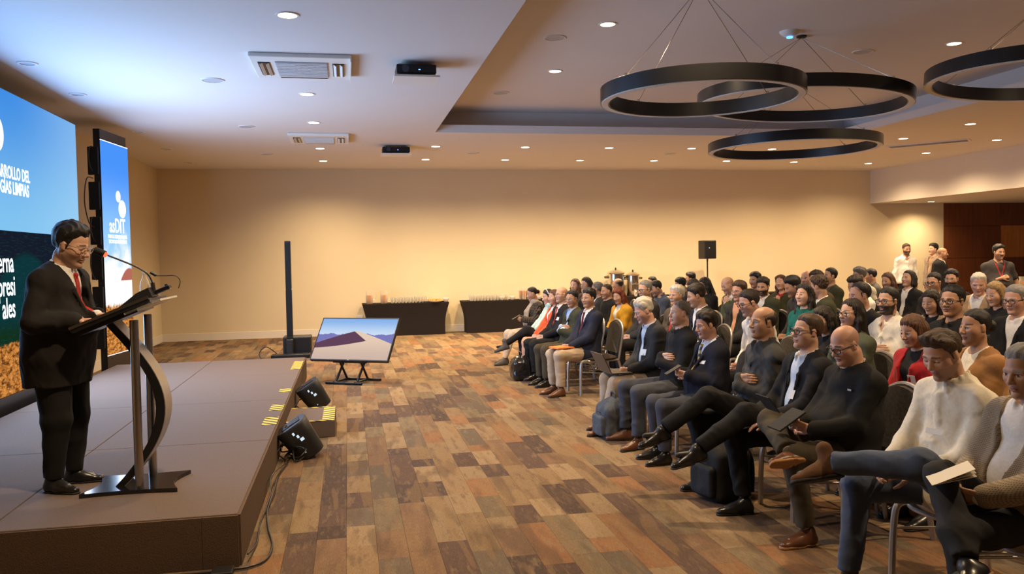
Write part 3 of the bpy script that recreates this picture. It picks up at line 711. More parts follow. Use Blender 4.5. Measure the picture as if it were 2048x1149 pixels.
# ------------------------------------------------------------------ helpers
def link(o, parent=None):
    C.objects.link(o); o.parent = parent; return o
def tag(o, label=None, cat=None, group=None, kind=None):
    for k, v in (('label', label), ('category', cat), ('group', group), ('kind', kind)):
        if v: o[k] = v
    return o
def empty(name, loc=(0, 0, 0), rz=0, label=None, cat=None, group=None):
    o = link(bpy.data.objects.new(name, None)); o.location = loc; o.rotation_euler = (0, 0, rz); o.empty_display_size = .1
    return tag(o, label, cat, group)
def copy_tree(o, parent=None):
    c = o.copy(); link(c, parent)
    for ch in list(o.children): copy_tree(ch, c)
    return c
class MB:                               # a mesh under construction
    def __init__(s): s.bm = bmesh.new()
    def box(s, lo, hi, M=None, bev=0):
        r = bmesh.ops.create_cube(s.bm, size=1); v = r['verts']
        lo, hi = Vector(lo), Vector(hi)
        for q in v: q.co = Vector([(lo[i] + hi[i])/2 + q.co[i]*(hi[i] - lo[i]) for i in range(3)])
        if bev:
            e = list({e for q in v for e in q.link_edges}); r2 = bmesh.ops.bevel(s.bm, geom=e, offset=bev, segments=2, affect='EDGES', profile=.5)
            v = list({q for f in r2['faces'] for q in f.verts} | {q for q in v if q.is_valid})
        if M is not None: bmesh.ops.transform(s.bm, matrix=M, verts=[q for q in v if q.is_valid])
        return s
    def cyl(s, p, r, h, n=24, r2=None, M=None, bev=0):
        R = bmesh.ops.create_cone(s.bm, cap_ends=True, segments=n, radius1=r, radius2=r if r2 is None else r2, depth=h); v = R['verts']
        bmesh.ops.translate(s.bm, vec=Vector(p) + Vector((0, 0, h/2)), verts=v)
        if M is not None: bmesh.ops.transform(s.bm, matrix=M, verts=v)
        return s
    def lathe(s, prof, n=24, p=(0, 0, 0), ring=False):
        rows = []
        for r, z in prof: rows.append([s.bm.verts.new((p[0] + r*math.cos(2*math.pi*i/n), p[1] + r*math.sin(2*math.pi*i/n), p[2] + z)) for i in range(n)])
        for a, b in zip(rows[:-1], rows[1:]):
            for i in range(n): s.bm.faces.new((a[i], a[(i+1) % n], b[(i+1) % n], b[i]))
        if ring:
            for i in range(n): s.bm.faces.new((rows[-1][i], rows[-1][(i+1) % n], rows[0][(i+1) % n], rows[0][i]))
        else: s.bm.faces.new(rows[0][::-1]); s.bm.faces.new(rows[-1])
        return s
    def prism(s, pts, d):               # polygon extruded by vector d
        a = [s.bm.verts.new(p) for p in pts]; b = [s.bm.verts.new(Vector(p) + Vector(d)) for p in pts]; n = len(a)
        s.bm.faces.new(a); s.bm.faces.new(b[::-1])
        for i in range(n): s.bm.faces.new((a[i], b[i], b[(i+1) % n], a[(i+1) % n]))
        return s
    def arr(s, P, F):
        v = [s.bm.verts.new(p) for p in P]
        for f in F:
            try: s.bm.faces.new([v[i] for i in f])
            except ValueError: pass
        return s
    def tube(s, pts, r, n=8, closed=False, caps=True):
        P, F = tube_mesh('t', pts, r, n, closed); s.arr(P.tolist(), F.tolist())
        return s
    def build(s, name, m, parent=None, smooth=False):
        bmesh.ops.recalc_face_normals(s.bm, faces=s.bm.faces[:]); me = bpy.data.meshes.new(name); s.bm.to_mesh(me); s.bm.free()
        if m is not None: me.materials.append(m)
        if smooth:
            me.polygons.foreach_set('use_smooth', [True]*len(me.polygons))
            try: me.set_sharp_from_angle(angle=math.radians(38))
            except Exception: pass
        return link(bpy.data.objects.new(name, me), parent)
def spline(pts, n=6):
    pts = [np.asarray(p, float) for p in pts]; out = []
    P = [pts[0]] + pts + [pts[-1]]
    for i in range(1, len(P)-2):
        for k in range(n):
            t = k/n; a, b, c, d = P[i-1:i+3]
            out.append(.5*((2*b) + (-a + c)*t + (2*a - 5*b + 4*c - d)*t*t + (-a + 3*b - 3*c + d)*t**3))
    return out + [pts[-1]]
def cable(name, pts, r, m, label=None, parent=None, cat='cable', n=6):
    o = MB().tube(spline(pts, n), r, 6).build(name, m, parent, True)
    return tag(o, label, cat) if label else o
def struct(name, mb, m, parent=None):
    o = mb.build(name, m, parent); o['kind'] = 'structure'; return o
def nodes(m): return m.node_tree, m.node_tree.nodes['Principled BSDF']

# ------------------------------------------------------------------ materials of the room
people_materials()
mat('wall_paint', (.66, .56, .375), .85, 0, .08, .2, .05, 1.2); mat('bulkhead_paint', (.66, .60, .52), .85, 0, .08, .2, .04, 1.2)
mat('ceiling_paint', (.70, .67, .65), .9, 0, .05, .15, .03, .9); mat('white_trim', (.68, .62, .52), .6)
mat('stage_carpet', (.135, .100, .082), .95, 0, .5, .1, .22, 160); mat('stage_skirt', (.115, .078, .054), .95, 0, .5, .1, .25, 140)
mat('black_plastic', (.012, .012, .013), .45); mat('black_satin', (.010, .010, .011), .3, 0, None, .5); mat('black_gloss', (.008, .008, .010), .12, 0, None, .6); mat('dark_metal', (.02, .02, .022), .4, .6)
mat('steel', (.42, .39, .36), .28, 1., .05, .5, .06, 90); mat('chrome', (.7, .66, .6), .18, 1.); mat('silver_paint', (.46, .43, .40), .38, .75, None, .5, .08, 30)
mat('spandex', (.013, .009, .008), .8, 0, .1, .2, .2, 30); mat('white_plastic', (.72, .70, .66), .5); mat('grey_plastic', (.30, .29, .28), .5); mat('grille_grey', (.45, .45, .47), .6)
mat('chair_fabric', (.062, .055, .050), .9, 0, .4, .15, .55, 46); mat('chair_seat_fabric', (.045, .032, .024), .9, 0, .4, .15, .55, 40); mat('chair_back_shell', (.30, .26, .17), .85, 0, .3, .15, .3, 40)
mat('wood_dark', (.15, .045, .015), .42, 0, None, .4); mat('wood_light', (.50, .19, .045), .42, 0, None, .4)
for n in ('wood_dark', 'wood_light'):
    nt, b = nodes(MAT[n]); tc = nt.nodes.new('ShaderNodeTexCoord'); mp = nt.nodes.new('ShaderNodeMapping'); mp.inputs['Scale'].default_value = (6, 6, .7)
    nz = nt.nodes.new('ShaderNodeTexNoise'); nz.inputs['Scale'].default_value = 2.2; nz.inputs['Detail'].default_value = 6; nz.inputs['Distortion'].default_value = .6
    nt.links.new(tc.outputs['Object'], mp.inputs[0]); nt.links.new(mp.outputs[0], nz.inputs['Vector']); mx = nt.nodes.new('ShaderNodeMix'); mx.data_type = 'RGBA'
    c = b.inputs['Base Color'].default_value; mx.inputs[6].default_value = (c[0]*.55, c[1]*.5, c[2]*.5, 1); mx.inputs[7].default_value = (c[0]*1.45, c[1]*1.5, c[2]*1.5, 1)
    nt.links.new(nz.outputs[0], mx.inputs[0]); nt.links.new(mx.outputs[2], b.inputs['Base Color'])
mat('juice', (.80, .36, .015), .2, 0, None, .5); mat('dark_juice', (.62, .25, .02), .2); mat('china', (.74, .70, .62), .25); mat('pastry', (.55, .30, .09), .7, 0, .4, .3, .4, 40); mat('lens_glass', (.02, .03, .05), .08)
mat('folder_orange', (.75, .20, .03), .5); mat('paper', (.66, .60, .48), .8); mat('laptop_grey', (.10, .085, .07), .4, .5); mat('kraft', (.30, .18, .10), .7); mat('grey_canvas', (.075, .085, .10), .9, 0, .3, .2, .4, 30); mat('black_nylon', (.009, .009, .010), .7, 0, .4, .3, .3, 60); mat('patent', (.012, .012, .013), .1, 0, .5, .6, .3, 30)
def glass(name, col, gl=.22):            # thin clear ware: mostly see-through with a sheen
    m = bpy.data.materials.new(name); m.use_nodes = True; nt = m.node_tree; nt.nodes.clear(); o = nt.nodes.new('ShaderNodeOutputMaterial'); mx = nt.nodes.new('ShaderNodeMixShader')
    tr = nt.nodes.new('ShaderNodeBsdfTransparent'); tr.inputs[0].default_value = (*col, 1); g = nt.nodes.new('ShaderNodeBsdfPrincipled'); g.inputs['Base Color'].default_value = (.8, .78, .72, 1); g.inputs['Roughness'].default_value = .08
    lw = nt.nodes.new('ShaderNodeLayerWeight'); lw.inputs[0].default_value = .35; ad = nt.nodes.new('ShaderNodeMath'); ad.operation = 'ADD'; ad.inputs[1].default_value = gl*.5; nt.links.new(lw.outputs['Facing'], ad.inputs[0])
    nt.links.new(ad.outputs[0], mx.inputs[0]); nt.links.new(tr.outputs[0], mx.inputs[1]); nt.links.new(g.outputs[0], mx.inputs[2]); nt.links.new(mx.outputs[0], o.inputs[0]); MAT[name] = m; return m
glass('clear_glass', (.97, .95, .90)); glass('acrylic', (.85, .88, .90), .12)
def emit(name, col, s):
    m = bpy.data.materials.new(name); m.use_nodes = True; nt = m.node_tree; nt.nodes.clear(); e = nt.nodes.new('ShaderNodeEmission'); o = nt.nodes.new('ShaderNodeOutputMaterial')
    e.inputs[0].default_value = (*col, 1); e.inputs[1].default_value = s; nt.links.new(e.outputs[0], o.inputs[0]); MAT[name] = m; return m
emit('lamp_glow', (1., .80, .52), 14.); emit('led_white', (.92, .97, 1.), 1.5); emit('blue_led', (.05, .2, 1.), 6.); emit('red_glow', (1., .10, .03), 2.5); emit('lcd_white', (.75, .9, 1.), .9)
class NB:                                # small node-graph builder
    def __init__(s, name):
        s.m = bpy.data.materials.new(name); s.m.use_nodes = True; s.nt = s.m.node_tree; MAT[name] = s.m
    def n(s, t, **kw):
        q = s.nt.nodes.new('ShaderNode'+t)
        for k, v in kw.items(): setattr(q, k, v)
        return q
    def L(s, a, b): s.nt.links.new(a, b)
    def math(s, op, a, b=None, c=None):
        q = s.n('Math', operation=op)
        for i, v in enumerate((a, b, c)):
            if v is None: continue
            if isinstance(v, (int, float)): q.inputs[i].default_value = v
            else: s.L(v, q.inputs[i])
        return q.outputs[0]
    def mix(s, f, a, b):
        q = s.n('Mix', data_type='RGBA')
        for i, v in ((0, f), (6, a), (7, b)):
            if isinstance(v, (int, float)): q.inputs[i].default_value = v
            elif isinstance(v, tuple): q.inputs[i].default_value = (*v, 1)
            else: s.L(v, q.inputs[i])
        return q.outputs[2]
    def step(s, v, lo, hi):
        q = s.n('MapRange', interpolation_type='SMOOTHSTEP'); q.inputs[1].default_value = lo; q.inputs[2].default_value = hi; s.L(v, q.inputs[0]); return q.outputs[0]
    def noise(s, vec, scale, detail=3, map_scale=None, rough=.5):
        if map_scale: mp = s.n('Mapping'); mp.inputs['Scale'].default_value = map_scale; s.L(vec, mp.inputs[0]); vec = mp.outputs[0]
        q = s.n('TexNoise'); q.inputs['Scale'].default_value = scale; q.inputs['Detail'].default_value = detail; q.inputs['Roughness'].default_value = rough; s.L(vec, q.inputs['Vector']); return q.outputs[0]
def screen_out(b, col, s):
    nt = b.nt; nt.nodes.remove(nt.nodes['Principled BSDF']); e = b.n('Emission'); b.L(col, e.inputs[0]); e.inputs[1].default_value = s; b.L(e.outputs[0], nt.nodes['Material Output'].inputs[0])
def field_col(b, pos, z, ztop):         # dry ochre field seen on the screens
    n1 = b.noise(pos, 9, 5, (1, 1, 2.2), .75); n2 = b.noise(pos, 26, 3, (1, 1, 2.), .7)
    c = b.mix(b.step(n1, .36, .62), (.10, .03, .006), (.72, .27, .05)); return b.mix(b.step(n2, .60, .72), c, (.95, .72, .45))
# big LED wall
b = NB('led_main'); tc = b.n('TexCoord'); sp_ = b.n('SeparateXYZ'); b.L(tc.outputs['Object'], sp_.inputs[0]); y_, z_ = sp_.outputs[1], sp_.outputs[2]; pos = tc.outputs['Object']
sky = b.mix(b.step(z_, 2.0, 3.7), (.23, .56, .88), (.05, .27, .78)); sky = b.mix(b.math('MULTIPLY', b.step(y_, 9.4, 12.2), .45), sky, (.45, .74, .96))
dk = b.mix(b.step(b.math('ADD', z_, b.math('MULTIPLY', b.math('POWER', b.math('SUBTRACT', y_, 9.9), 2.), .55)), 1.85, 1.95), (.004, .035, .040), (.008, .011, .022))
dk = b.mix(b.step(z_, 1.25, 1.05), dk, (.006, .03, .012)); dk = b.mix(b.math('MULTIPLY', b.step(b.noise(pos, 7, 3, (1, 1, 9)), .5, .7), .35), dk, (.012, .06, .07))
col = b.mix(b.step(z_, 2.135, 2.14), dk, sky); fz = b.math('ADD', z_, b.math('MULTIPLY', b.noise(pos, 12, 2), .10)); col = b.mix(b.step(fz, .99, 1.02), field_col(b, pos, z_, 1.0), col)
screen_out(b, col, LED_S)
# narrow LED column: sky, cloud, pale salt plain, field (object coords in metres, z up from the foot)
b = NB('led_column'); tc = b.n('TexCoord'); sp_ = b.n('SeparateXYZ'); b.L(tc.outputs['Object'], sp_.inputs[0]); y_, z_ = sp_.outputs[1], sp_.outputs[2]; pos = tc.outputs['Object']
sky = b.mix(b.step(z_, 1.9, 3.3), (.30, .58, .95), (.06, .26, .85)); cl = b.math('ADD', b.math('MULTIPLY', b.noise(pos, 2.2, 5), 1.1), b.math('MULTIPLY', z_, -.62)); sky = b.mix(b.step(cl, -.82, -.46), sky, (.92, .93, .96))
hill = b.math('ADD', z_, b.math('MULTIPLY', b.math('POWER', b.math('SUBTRACT', y_, .9), 2.), 1.6)); col = b.mix(b.step(hill, 1.72, 1.69), sky, (.42, .13, .09)); col = b.mix(b.step(z_, 1.53, 1.51), col, (1., .96, .92))
fz = b.math('ADD', z_, b.math('MULTIPLY', b.noise(pos, 22, 2, (1, 1.6, .3)), .22)); col = b.mix(b.step(fz, 1.30, 1.24), col, field_col(b, pos, z_, 1.2))
screen_out(b, col, LED_S*1.15)
# dune picture on the floor monitor (u right 0..1.24, v up 0..0.70 in object coordinates x, z)
b = NB('dune_screen'); tc = b.n('TexCoord'); sp_ = b.n('SeparateXYZ'); b.L(tc.outputs['Object'], sp_.inputs[0]); x_, z_ = sp_.outputs[0], sp_.outputs[2]; pos = tc.outputs['Object']
sky = b.mix(b.step(z_, .38, .70), (.62, .76, .93), (.24, .44, .82))
mnt = b.math('ADD', .37, b.math('MULTIPLY', b.noise(pos, 7, 3, (1, 0, 0)), .12)); col = b.mix(b.step(b.math('SUBTRACT', mnt, z_), -.004, .004), sky, (.20, .20, .50))
pk = b.math('ABSOLUTE', b.math('SUBTRACT', x_, .62)); ridge = b.math('SUBTRACT', .485, b.math('MULTIPLY', b.math('POWER', pk, 1.15), .36))
sand = b.mix(b.step(z_, .0, .42), (.62, .46, .38), (.80, .60, .46)); col = b.mix(b.step(b.math('SUBTRACT', ridge, z_), -.003, .003), col, sand)
sh_lo = b.math('ADD', .20, b.math('MULTIPLY', b.math('POWER', b.math('MAXIMUM', b.math('MULTIPLY', x_, 1.15), .01), 1.5), .135)); edge = b.math('ADD', .58, b.math('MULTIPLY', b.math('SUBTRACT', .485, z_), 1.45))
inx = b.step(b.math('SUBTRACT', edge, x_), -.004, .004); inz = b.math('MULTIPLY', b.step(b.math('SUBTRACT', ridge, z_), -.003, .003), b.step(b.math('SUBTRACT', z_, sh_lo), -.004, .004))
col = b.mix(b.math('MULTIPLY', inx, inz), col, (.12, .055, .10)); screen_out(b, col, 1.0)
# hazard tape
b = NB('hazard_tape'); tc = b.n('TexCoord'); sp_ = b.n('SeparateXYZ'); b.L(tc.outputs['Object'], sp_.inputs[0])
d = b.math('ADD', b.math('ADD', sp_.outputs[0], b.math('MULTIPLY', sp_.outputs[1], 1.)), sp_.outputs[2]); w = b.math('FRACT', b.math('MULTIPLY', d, 9.)); c = b.mix(b.step(w, .47, .53), (.75, .50, .03), (.02, .017, .015)); b.L(c, nodes(b.m)[1].inputs['Base Color']); nodes(b.m)[1].inputs['Roughness'].default_value = .5
# carpet planks
def carpet(name, attr):
    b = NB(name); nt, pb = nodes(b.m); tc = b.n('TexCoord'); g = b.n('NewGeometry'); pos = g.outputs['Position']
    if attr: src = b.n('VertexColor', layer_name='col').outputs['Color']
    else: src = b.n('ObjectInfo').outputs['Color']
    n1 = b.noise(pos, 1.0, 4, (16, 3.2, 1), .65); n2 = b.noise(pos, 1., 3, (210, 26, 1), .7); n3 = b.noise(pos, 1., 2, (5, 1.1, 1)); n4 = b.noise(pos, 1., 1, (9, .9, 1))
    c = b.mix(b.math('MULTIPLY', b.step(n1, .50, .66), .6), src, (.120, .078, .050)); c = b.mix(b.math('MULTIPLY', b.step(n1, .48, .32), .5), c, (.22, .150, .085))
    c = b.mix(b.math('MULTIPLY', b.step(n3, .54, .64), .5), c, (.085, .054, .036)); c = b.mix(b.math('MULTIPLY', b.step(n4, .56, .6), .4), c, (.20, .125, .062))
    k = b.n('HueSaturation'); b.L(c, k.inputs['Color']); b.L(b.math('ADD', .45, b.math('MULTIPLY', n2, 1.1)), k.inputs['Value']); b.L(k.outputs[0], pb.inputs['Base Color'])
    pb.inputs['Roughness'].default_value = .95; pb.inputs['Specular IOR Level'].default_value = .1
    bp = b.n('Bump'); bp.inputs['Strength'].default_value = .5; bp.inputs['Distance'].default_value = .004; b.L(n2, bp.inputs['Height']); b.L(bp.outputs[0], pb.inputs['Normal'])
carpet('carpet_plank', False); carpet('carpet_far', True)

# ------------------------------------------------------------------ room shell
ZC, ZU, YB, XL, XR = 3.87, 4.30, 19.60, -4.12, 13.62
YF, XA = -4.5, 21.0
fl = struct('floor', MB().box((XL-.1, YF, -.10), (XA, YB+.1, -.012)), MAT['stage_skirt'])
rng = random.Random(4)
PAL = [((.205, .136, .074), 24), ((.235, .163, .092), 16), ((.215, .112, .055), 12), ((.090, .058, .044), 13), ((.072, .050, .040), 6), ((.150, .112, .068), 12), ((.160, .098, .058), 12), ((.115, .088, .062), 7)]
def pick():
    c = rng.choices([p for p, _ in PAL], [q for _, q in PAL])[0]; v = rng.uniform(.88, 1.12); return [x*v for x in c]
cells = []
wd = .185
for i in range(int((XA - XL)/wd) + 1):
    x0 = XL + i*wd; y = YF + rng.uniform(0, .8)*-1
    while y < YB:
        l = rng.choice((.25, .4, .5, .5, .75, 1.0)); 
        if x0 < XA and y + l > YF: cells.append((x0, min(x0 + wd, XA), max(y, YF), min(y + l, YB), pick()))
        y += l
def inview(c):
    x, y = (c[0]+c[1])/2, (c[2]+c[3])/2
    if x < -.66 and y < 12.9: return 0
    if x > 3.0: return 0
    p = RW.T @ (np.array([x, y, 0]) - EYE)
    if p[2] < .5: return 0
    u, v = W_/2 + F_*p[0]/p[2], H_/2 + F_*p[1]/p[2]
    return 1/p[2] if (-20 < u < 2068 and v < 1190) else 0
cells.sort(key=inview, reverse=True)
proto = {}
for n, c in enumerate(cells[:300]):
    key = (round(c[1]-c[0], 3), round(c[3]-c[2], 3))
    if key not in proto:
        o = MB().box((0, 0, -.012), (key[0]-.0015, key[1]-.0015, 0)).build('carpet_plank', MAT['carpet_plank'], fl); proto[key] = o.data
    else: o = link(bpy.data.objects.new('carpet_plank', proto[key]), fl)
    o.location = (c[0], c[2], 0); o.color = (*c[4], 1)
P, Fc, Cc = [], [], []
for c in cells[300:]:
    k = len(P); e = .0008; P += [(c[0]+e, c[2]+e, 0), (c[1]-e, c[2]+e, 0), (c[1]-e, c[3]-e, 0), (c[0]+e, c[3]-e, 0), (c[0]+e, c[2]+e, -.012), (c[1]-e, c[2]+e, -.012), (c[1]-e, c[3]-e, -.012), (c[0]+e, c[3]-e, -.012)]
    Fc += [(k, k+1, k+2, k+3), (k, k+4, k+5, k+1), (k+1, k+5, k+6, k+2), (k+2, k+6, k+7, k+3), (k+3, k+7, k+4, k)]; Cc += [c[4]]*8
o = put('carpet_far_planks', np_mesh('carpet_far_planks', P, Fc, [MAT['carpet_far']], np.array(Cc), False), fl); o['kind'] = 'stuff'
struct('wall_back', MB().box((XL, YB, 0), (15.83, YB+.15, 4.5)), MAT['wall_paint'])
struct('wall_left', MB().box((XL-.15, YF, 0), (XL, YB+.15, 4.5)), MAT['wall_paint'])
struct('wall_front', MB().box((XL, YF-.15, 0), (XA, YF, 4.5)), MAT['wall_paint'])
struct('wall_right', MB().box((XA, YF, 0), (XA+.15, YB+.15, 4.5)), MAT['wall_paint'])
wp = struct('wall_panelling', MB().box((15.83, YB+.04, 0), (XA, YB+.15, 4.5)), MAT['wood_dark'])
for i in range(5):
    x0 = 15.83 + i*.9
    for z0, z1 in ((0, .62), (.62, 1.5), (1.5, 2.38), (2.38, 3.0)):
        lit = 'wood_light' if i in (2, 3) and z0 == 1.5 else 'wood_dark'  # lamplight on these panels is painted in as a brighter wood colour
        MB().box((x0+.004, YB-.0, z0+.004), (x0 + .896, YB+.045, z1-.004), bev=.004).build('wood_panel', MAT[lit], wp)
RX0, RX1, RY1 = 1.49, 8.95, 13.81
cl = struct('ceiling', MB().box((XL, YF, ZC), (RX0, YB, ZC+.13)).box((RX0, RY1, ZC), (XR+.25, YB, ZC+.13)).box((RX1, YF, ZC), (XR+.25, RY1, ZC+.13)), MAT['ceiling_paint'])
struct('ceiling_cove', MB().box((RX0-.5, YF, ZU), (RX1+.5, RY1+.55, ZU+.1)).box((RX0-.5, RY1+.45, ZC+.13), (RX1+.5, RY1+.55, ZU)).box((RX1+.4, YF, ZC+.13), (RX1+.5, RY1+.5, ZU)).box((RX0-.5, YF, ZC+.13), (RX0-.4, RY1+.5, ZU)), MAT['ceiling_paint'])
struct('wall_bulkhead', MB().box((XR, YF, 3.0), (XR+.25, YB, ZC)), MAT['bulkhead_paint'])
struct('ceiling_alcove', MB().box((XR+.25, YF, 3.0), (XA, YB, 3.12)), MAT['ceiling_paint'])
struct('trim_1', MB().box((XR-.015, YF, 3.0), (XR, YB, 3.10)), MAT['bulkhead_paint'])
struct('baseboard_back', MB().box((XL, YB-.015, 0), (15.83, YB, .17), bev=.004), MAT['white_trim'])
struct('baseboard_left', MB().box((XL, YF, 0), (XL+.015, YB-.015, .17), bev=.004), MAT['white_trim'])

# ------------------------------------------------------------------ downlights
def add_spot(x, y, z, e, parent, size=150, blend=1.):
    l = bpy.data.lights.new('spot', 'SPOT'); l.energy = e; l.color = WARM; l.spot_size = math.radians(size); l.spot_blend = blend; l.shadow_soft_size = .06
    o = link(bpy.data.objects.new('lamp_beam', l), parent); o.location = (0, 0, -.03); return o
LX = (-.45, 1.68, 3.40, 5.08, 6.80, 8.55)
lit = [(-.45, y, ZC) for y in (7.34, 10.76, 12.95, 15.93, 17.9)] + [(x, 15.52, ZC) for x in LX[1:]] + [(x, 17.58, ZC) for x in LX[1:]] + [(10.32, 17.72, ZC), (12.42, 17.95, ZC), (10.36, 13.9, ZC), (12.45, 15.95, ZC), (10.37, 12.2, ZC), (12.45, 13.95, ZC)]
lit += [(2.86, 8.73, ZU), (2.85, 11.02, ZU), (7.4, 8.98, ZU), (14.9, 18.9, 3.0), (15.7, 15.4, 3.0)]
nvis = len(lit)
lit += [(-.45, 4.3, ZC), (2.86, 6.2, ZU), (4.9, 2.9, ZU), (7.4, 6.2, ZU), (7.4, 3.4, ZU), (10.4, 9.0, ZC), (10.4, 5.5, ZC), (12.45, 10.5, ZC), (15.7, 12, 3.0), (15.7, 8.5, 3.0)]
def where(x, y, i):
    if y > 18.5: return 'in the alcove ceiling beside the bulkhead'
    if x > 15: return 'in the alcove ceiling above the wood panelling side'
    return None
names_x = {-.45: 'leftmost column', 1.68: 'second column', 3.40: 'third column', 5.08: 'fourth column', 6.80: 'fifth column', 8.55: 'sixth column'}
cnt = {}
for i, (x, y, z) in enumerate(lit):
    if i == 0:
        t0 = empty('downlight', (x, y, z)); MB().lathe([(.080, -.008), (.100, -.008), (.102, 0), (.080, .0)], 24, ring=True).build('trim_ring', MAT['white_plastic'], t0, True)
        MB().cyl((0, 0, -.006), .080, .005, 20).build('lamp', MAT['lamp_glow'], t0); t = t0
    else: t = copy_tree(t0); t.location = (x, y, z)
    tag(t, None, 'downlight', 'lit ceiling downlights')
    if x == -.45: lb = 'lit downlight in the single line above the stage side, ' + ('nearest to the camera', 'second from the camera', 'third from the camera', 'fourth from the camera', 'closest to the back wall', 'off frame', 'farthest off frame')[cnt.setdefault('l', 0)]; cnt['l'] += 1
    elif y in (15.52, 17.58): lb = 'lit downlight in the %s ceiling row before the back wall, %s from its stage end' % ('front' if y < 16 else 'rear', ('first', 'second', 'third', 'fourth', 'fifth')[LX[1:].index(x)])
    elif z == ZU: lb = {(2.86, 8.73): 'lit downlight in the recessed ceiling, top one on the stage side', (2.85, 11.02): 'lit downlight in the recessed ceiling, lower one on the stage side', (7.4, 8.98): 'lit downlight in the recessed ceiling between the big rings'}.get((x, y), 'lit downlight in the recessed ceiling out of view')
    elif z == 3.0: lb = {18.9: 'lit downlight in the low alcove ceiling above the standing man', 15.4: 'lit downlight in the low alcove ceiling above the wood panelling'}.get(y, 'lit downlight in the low alcove ceiling, out of view')
    else: lb = {(10.32, 17.72): 'lit downlight just under the lowest ring, rear ceiling row', (12.42, 17.95): 'lit downlight in the rear ceiling row nearest the bulkhead corner', (10.36, 13.9): 'lit downlight beside the long ceiling vent, towards the recess corner', (12.45, 15.95): 'lit downlight right below the long ceiling vent', (10.37, 12.2): 'lit downlight along the recess edge, under the cropped ring', (12.45, 13.95): 'lit downlight along the bulkhead, right of the vent'}.get((x, y), 'lit downlight of the bulkhead side out of view')
    t['label'] = lb
    add_spot(x, y, z, DOWN_W*(1.0 if z == ZC else 1.1 if z == ZU else .12 if y > 18.5 else .8), t)
for i, (x, y) in enumerate([(-3.2, 9.42), (-3.2, 11.05), (-3.2, 14.06), (-3.2, 16.16), (-3.2, 18.3)]):
    t = empty('unlit_downlight', (x, y, ZC), 0, 'unlit downlight over the LED wall, ' + ('first from the camera', 'second from the camera', 'third, level with the LED column', 'fourth from the camera', 'last, by the back corner')[i], 'downlight', 'unlit ceiling downlights')
    MB().lathe([(.07, -.012), (.10, -.012), (.105, 0), (.07, 0)], 24, ring=True).build('trim_ring', MAT['white_plastic'], t, True); MB().cyl((0, 0, -.004), .07, .004, 20).build('lamp', MAT['grille_grey'], t)
for i, (x, y, z) in enumerate([(-1.47, 10.05, ZC), (-1.48, 13.42, ZC), (-1.5, 16.8, ZC), (2.52, 16.45, ZC), (6.67, 16.32, ZC), (2.42, 9.35, ZU), (2.38, 12.55, ZU), (6.5, 9.5, ZU)]):
    t = empty('ceiling_speaker', (x, y, z), 0, 'flat round ceiling speaker ' + ('left of the nearer air conditioner', 'left of the farther air conditioner, above the stage', 'over the column loudspeaker near the back wall', 'between the two downlight rows, stage side', 'between the two downlight rows under the rings', 'in the recess near its top edge, stage side', 'in the recess by its stage corner', 'in the recess beside the smoke detector')[i], 'speaker', 'round ceiling speakers')
    MB().cyl((0, 0, -.006), .115, .006, 28).build('grille', MAT['grille_grey'], t, True); MB().lathe([(.115, -.009), (.128, -.009), (.13, 0), (.115, 0)], 28, ring=True).build('rim', MAT['white_plastic'], t, True)

# ------------------------------------------------------------------ ceiling machines
def aircon(x0, x1, y0, y1, label):
    t = empty('ceiling_air_conditioner', ((x0+x1)/2, (y0+y1)/2, ZC), 0, label, 'air conditioner', 'ceiling cassettes'); w, d = (x1-x0)/2, (y1-y0)/2
    MB().box((-w, -d, -.045), (w, d, 0), bev=.012).build('panel', MAT['white_plastic'], t)
    MB().box((-w*.52, -d*.62, -.058), (w*.52, d*.72, -.04), bev=.006).build('intake_grille', MAT['grille_grey'], t)
    for k in range(9): MB().box((-w*.5, -d*.58 + k*d*.14, -.063), (w*.5, -d*.58 + k*d*.14 + .012, -.056)).build('grille_slat', MAT['white_plastic'], t)
    MB().box((-w*.5, d*.78, -.052), (w*.5, d*.86, -.044)).build('slot', MAT['black_plastic'], t)
    for s in (-1, 1):
        MB().box((s*w*.74-.06, -d*.55, -.052), (s*w*.74+.06, d*.6, -.044)).build('outlet', MAT['dark_metal'], t)
        for k in (-1, 1): MB().box((-.018, -d*.5, -.012), (.018, d*.55, -.006), M=Matrix.Translation((s*w*.74 + k*.032, 0, -.05)) @ Matrix.Rotation(.6*s, 4, 'Y')).build('louvre', MAT['white_plastic'], t)
    MB().box((w*.98, -d, -.075), (w, d, -.01)).build('side_lip', MAT['white_plastic'], t)
aircon(-.93, .09, 8.66, 9.68, 'white ceiling air conditioner nearest to the camera above the stage'); aircon(-.91, .07, 14.0, 15.03, 'smaller-looking white ceiling air conditioner farther back')
def lift(x, y, label, w=.42):
    t = empty('projector_lift', (x, y, ZC), 0, label, 'projector', 'ceiling projectors')
    MB().box((-w/2, -.17, -.135), (w/2, .17, -.04), bev=.01).build('projector_body', MAT['dark_metal'], t); MB().box((-w/2-.03, -.24, -.185), (w/2+.03, .17, -.165)).build('flap', MAT['white_plastic'], t)
    MB().cyl((-w*.28, 0, 0), .038, .02, M=Matrix.Translation((0, -.165, -.09)) @ Matrix.Rotation(math.pi/2, 4, 'X')).build('lens', MAT['lens_glass'], t)
    for s in (-1, 1): MB().box((s*w*.4-.012, -.012, -.06), (s*w*.4+.012, .012, 0)).build('hanger', MAT['steel'], t)
    MB().box((.02, -.173, -.10), (.04, -.169, -.092)).build('status_light', MAT['blue_led'], t)
lift(.77, 9.0, 'dark projector hanging from the ceiling over its open white flap, near one'); lift(.93, 15.5, 'dark slim projector on the ceiling farther back, before the back wall', .5)
t = empty('ceiling_vent', (11.35, 14.5, ZC), -.85, 'long narrow slatted air vent in the ceiling above the audience', 'vent')
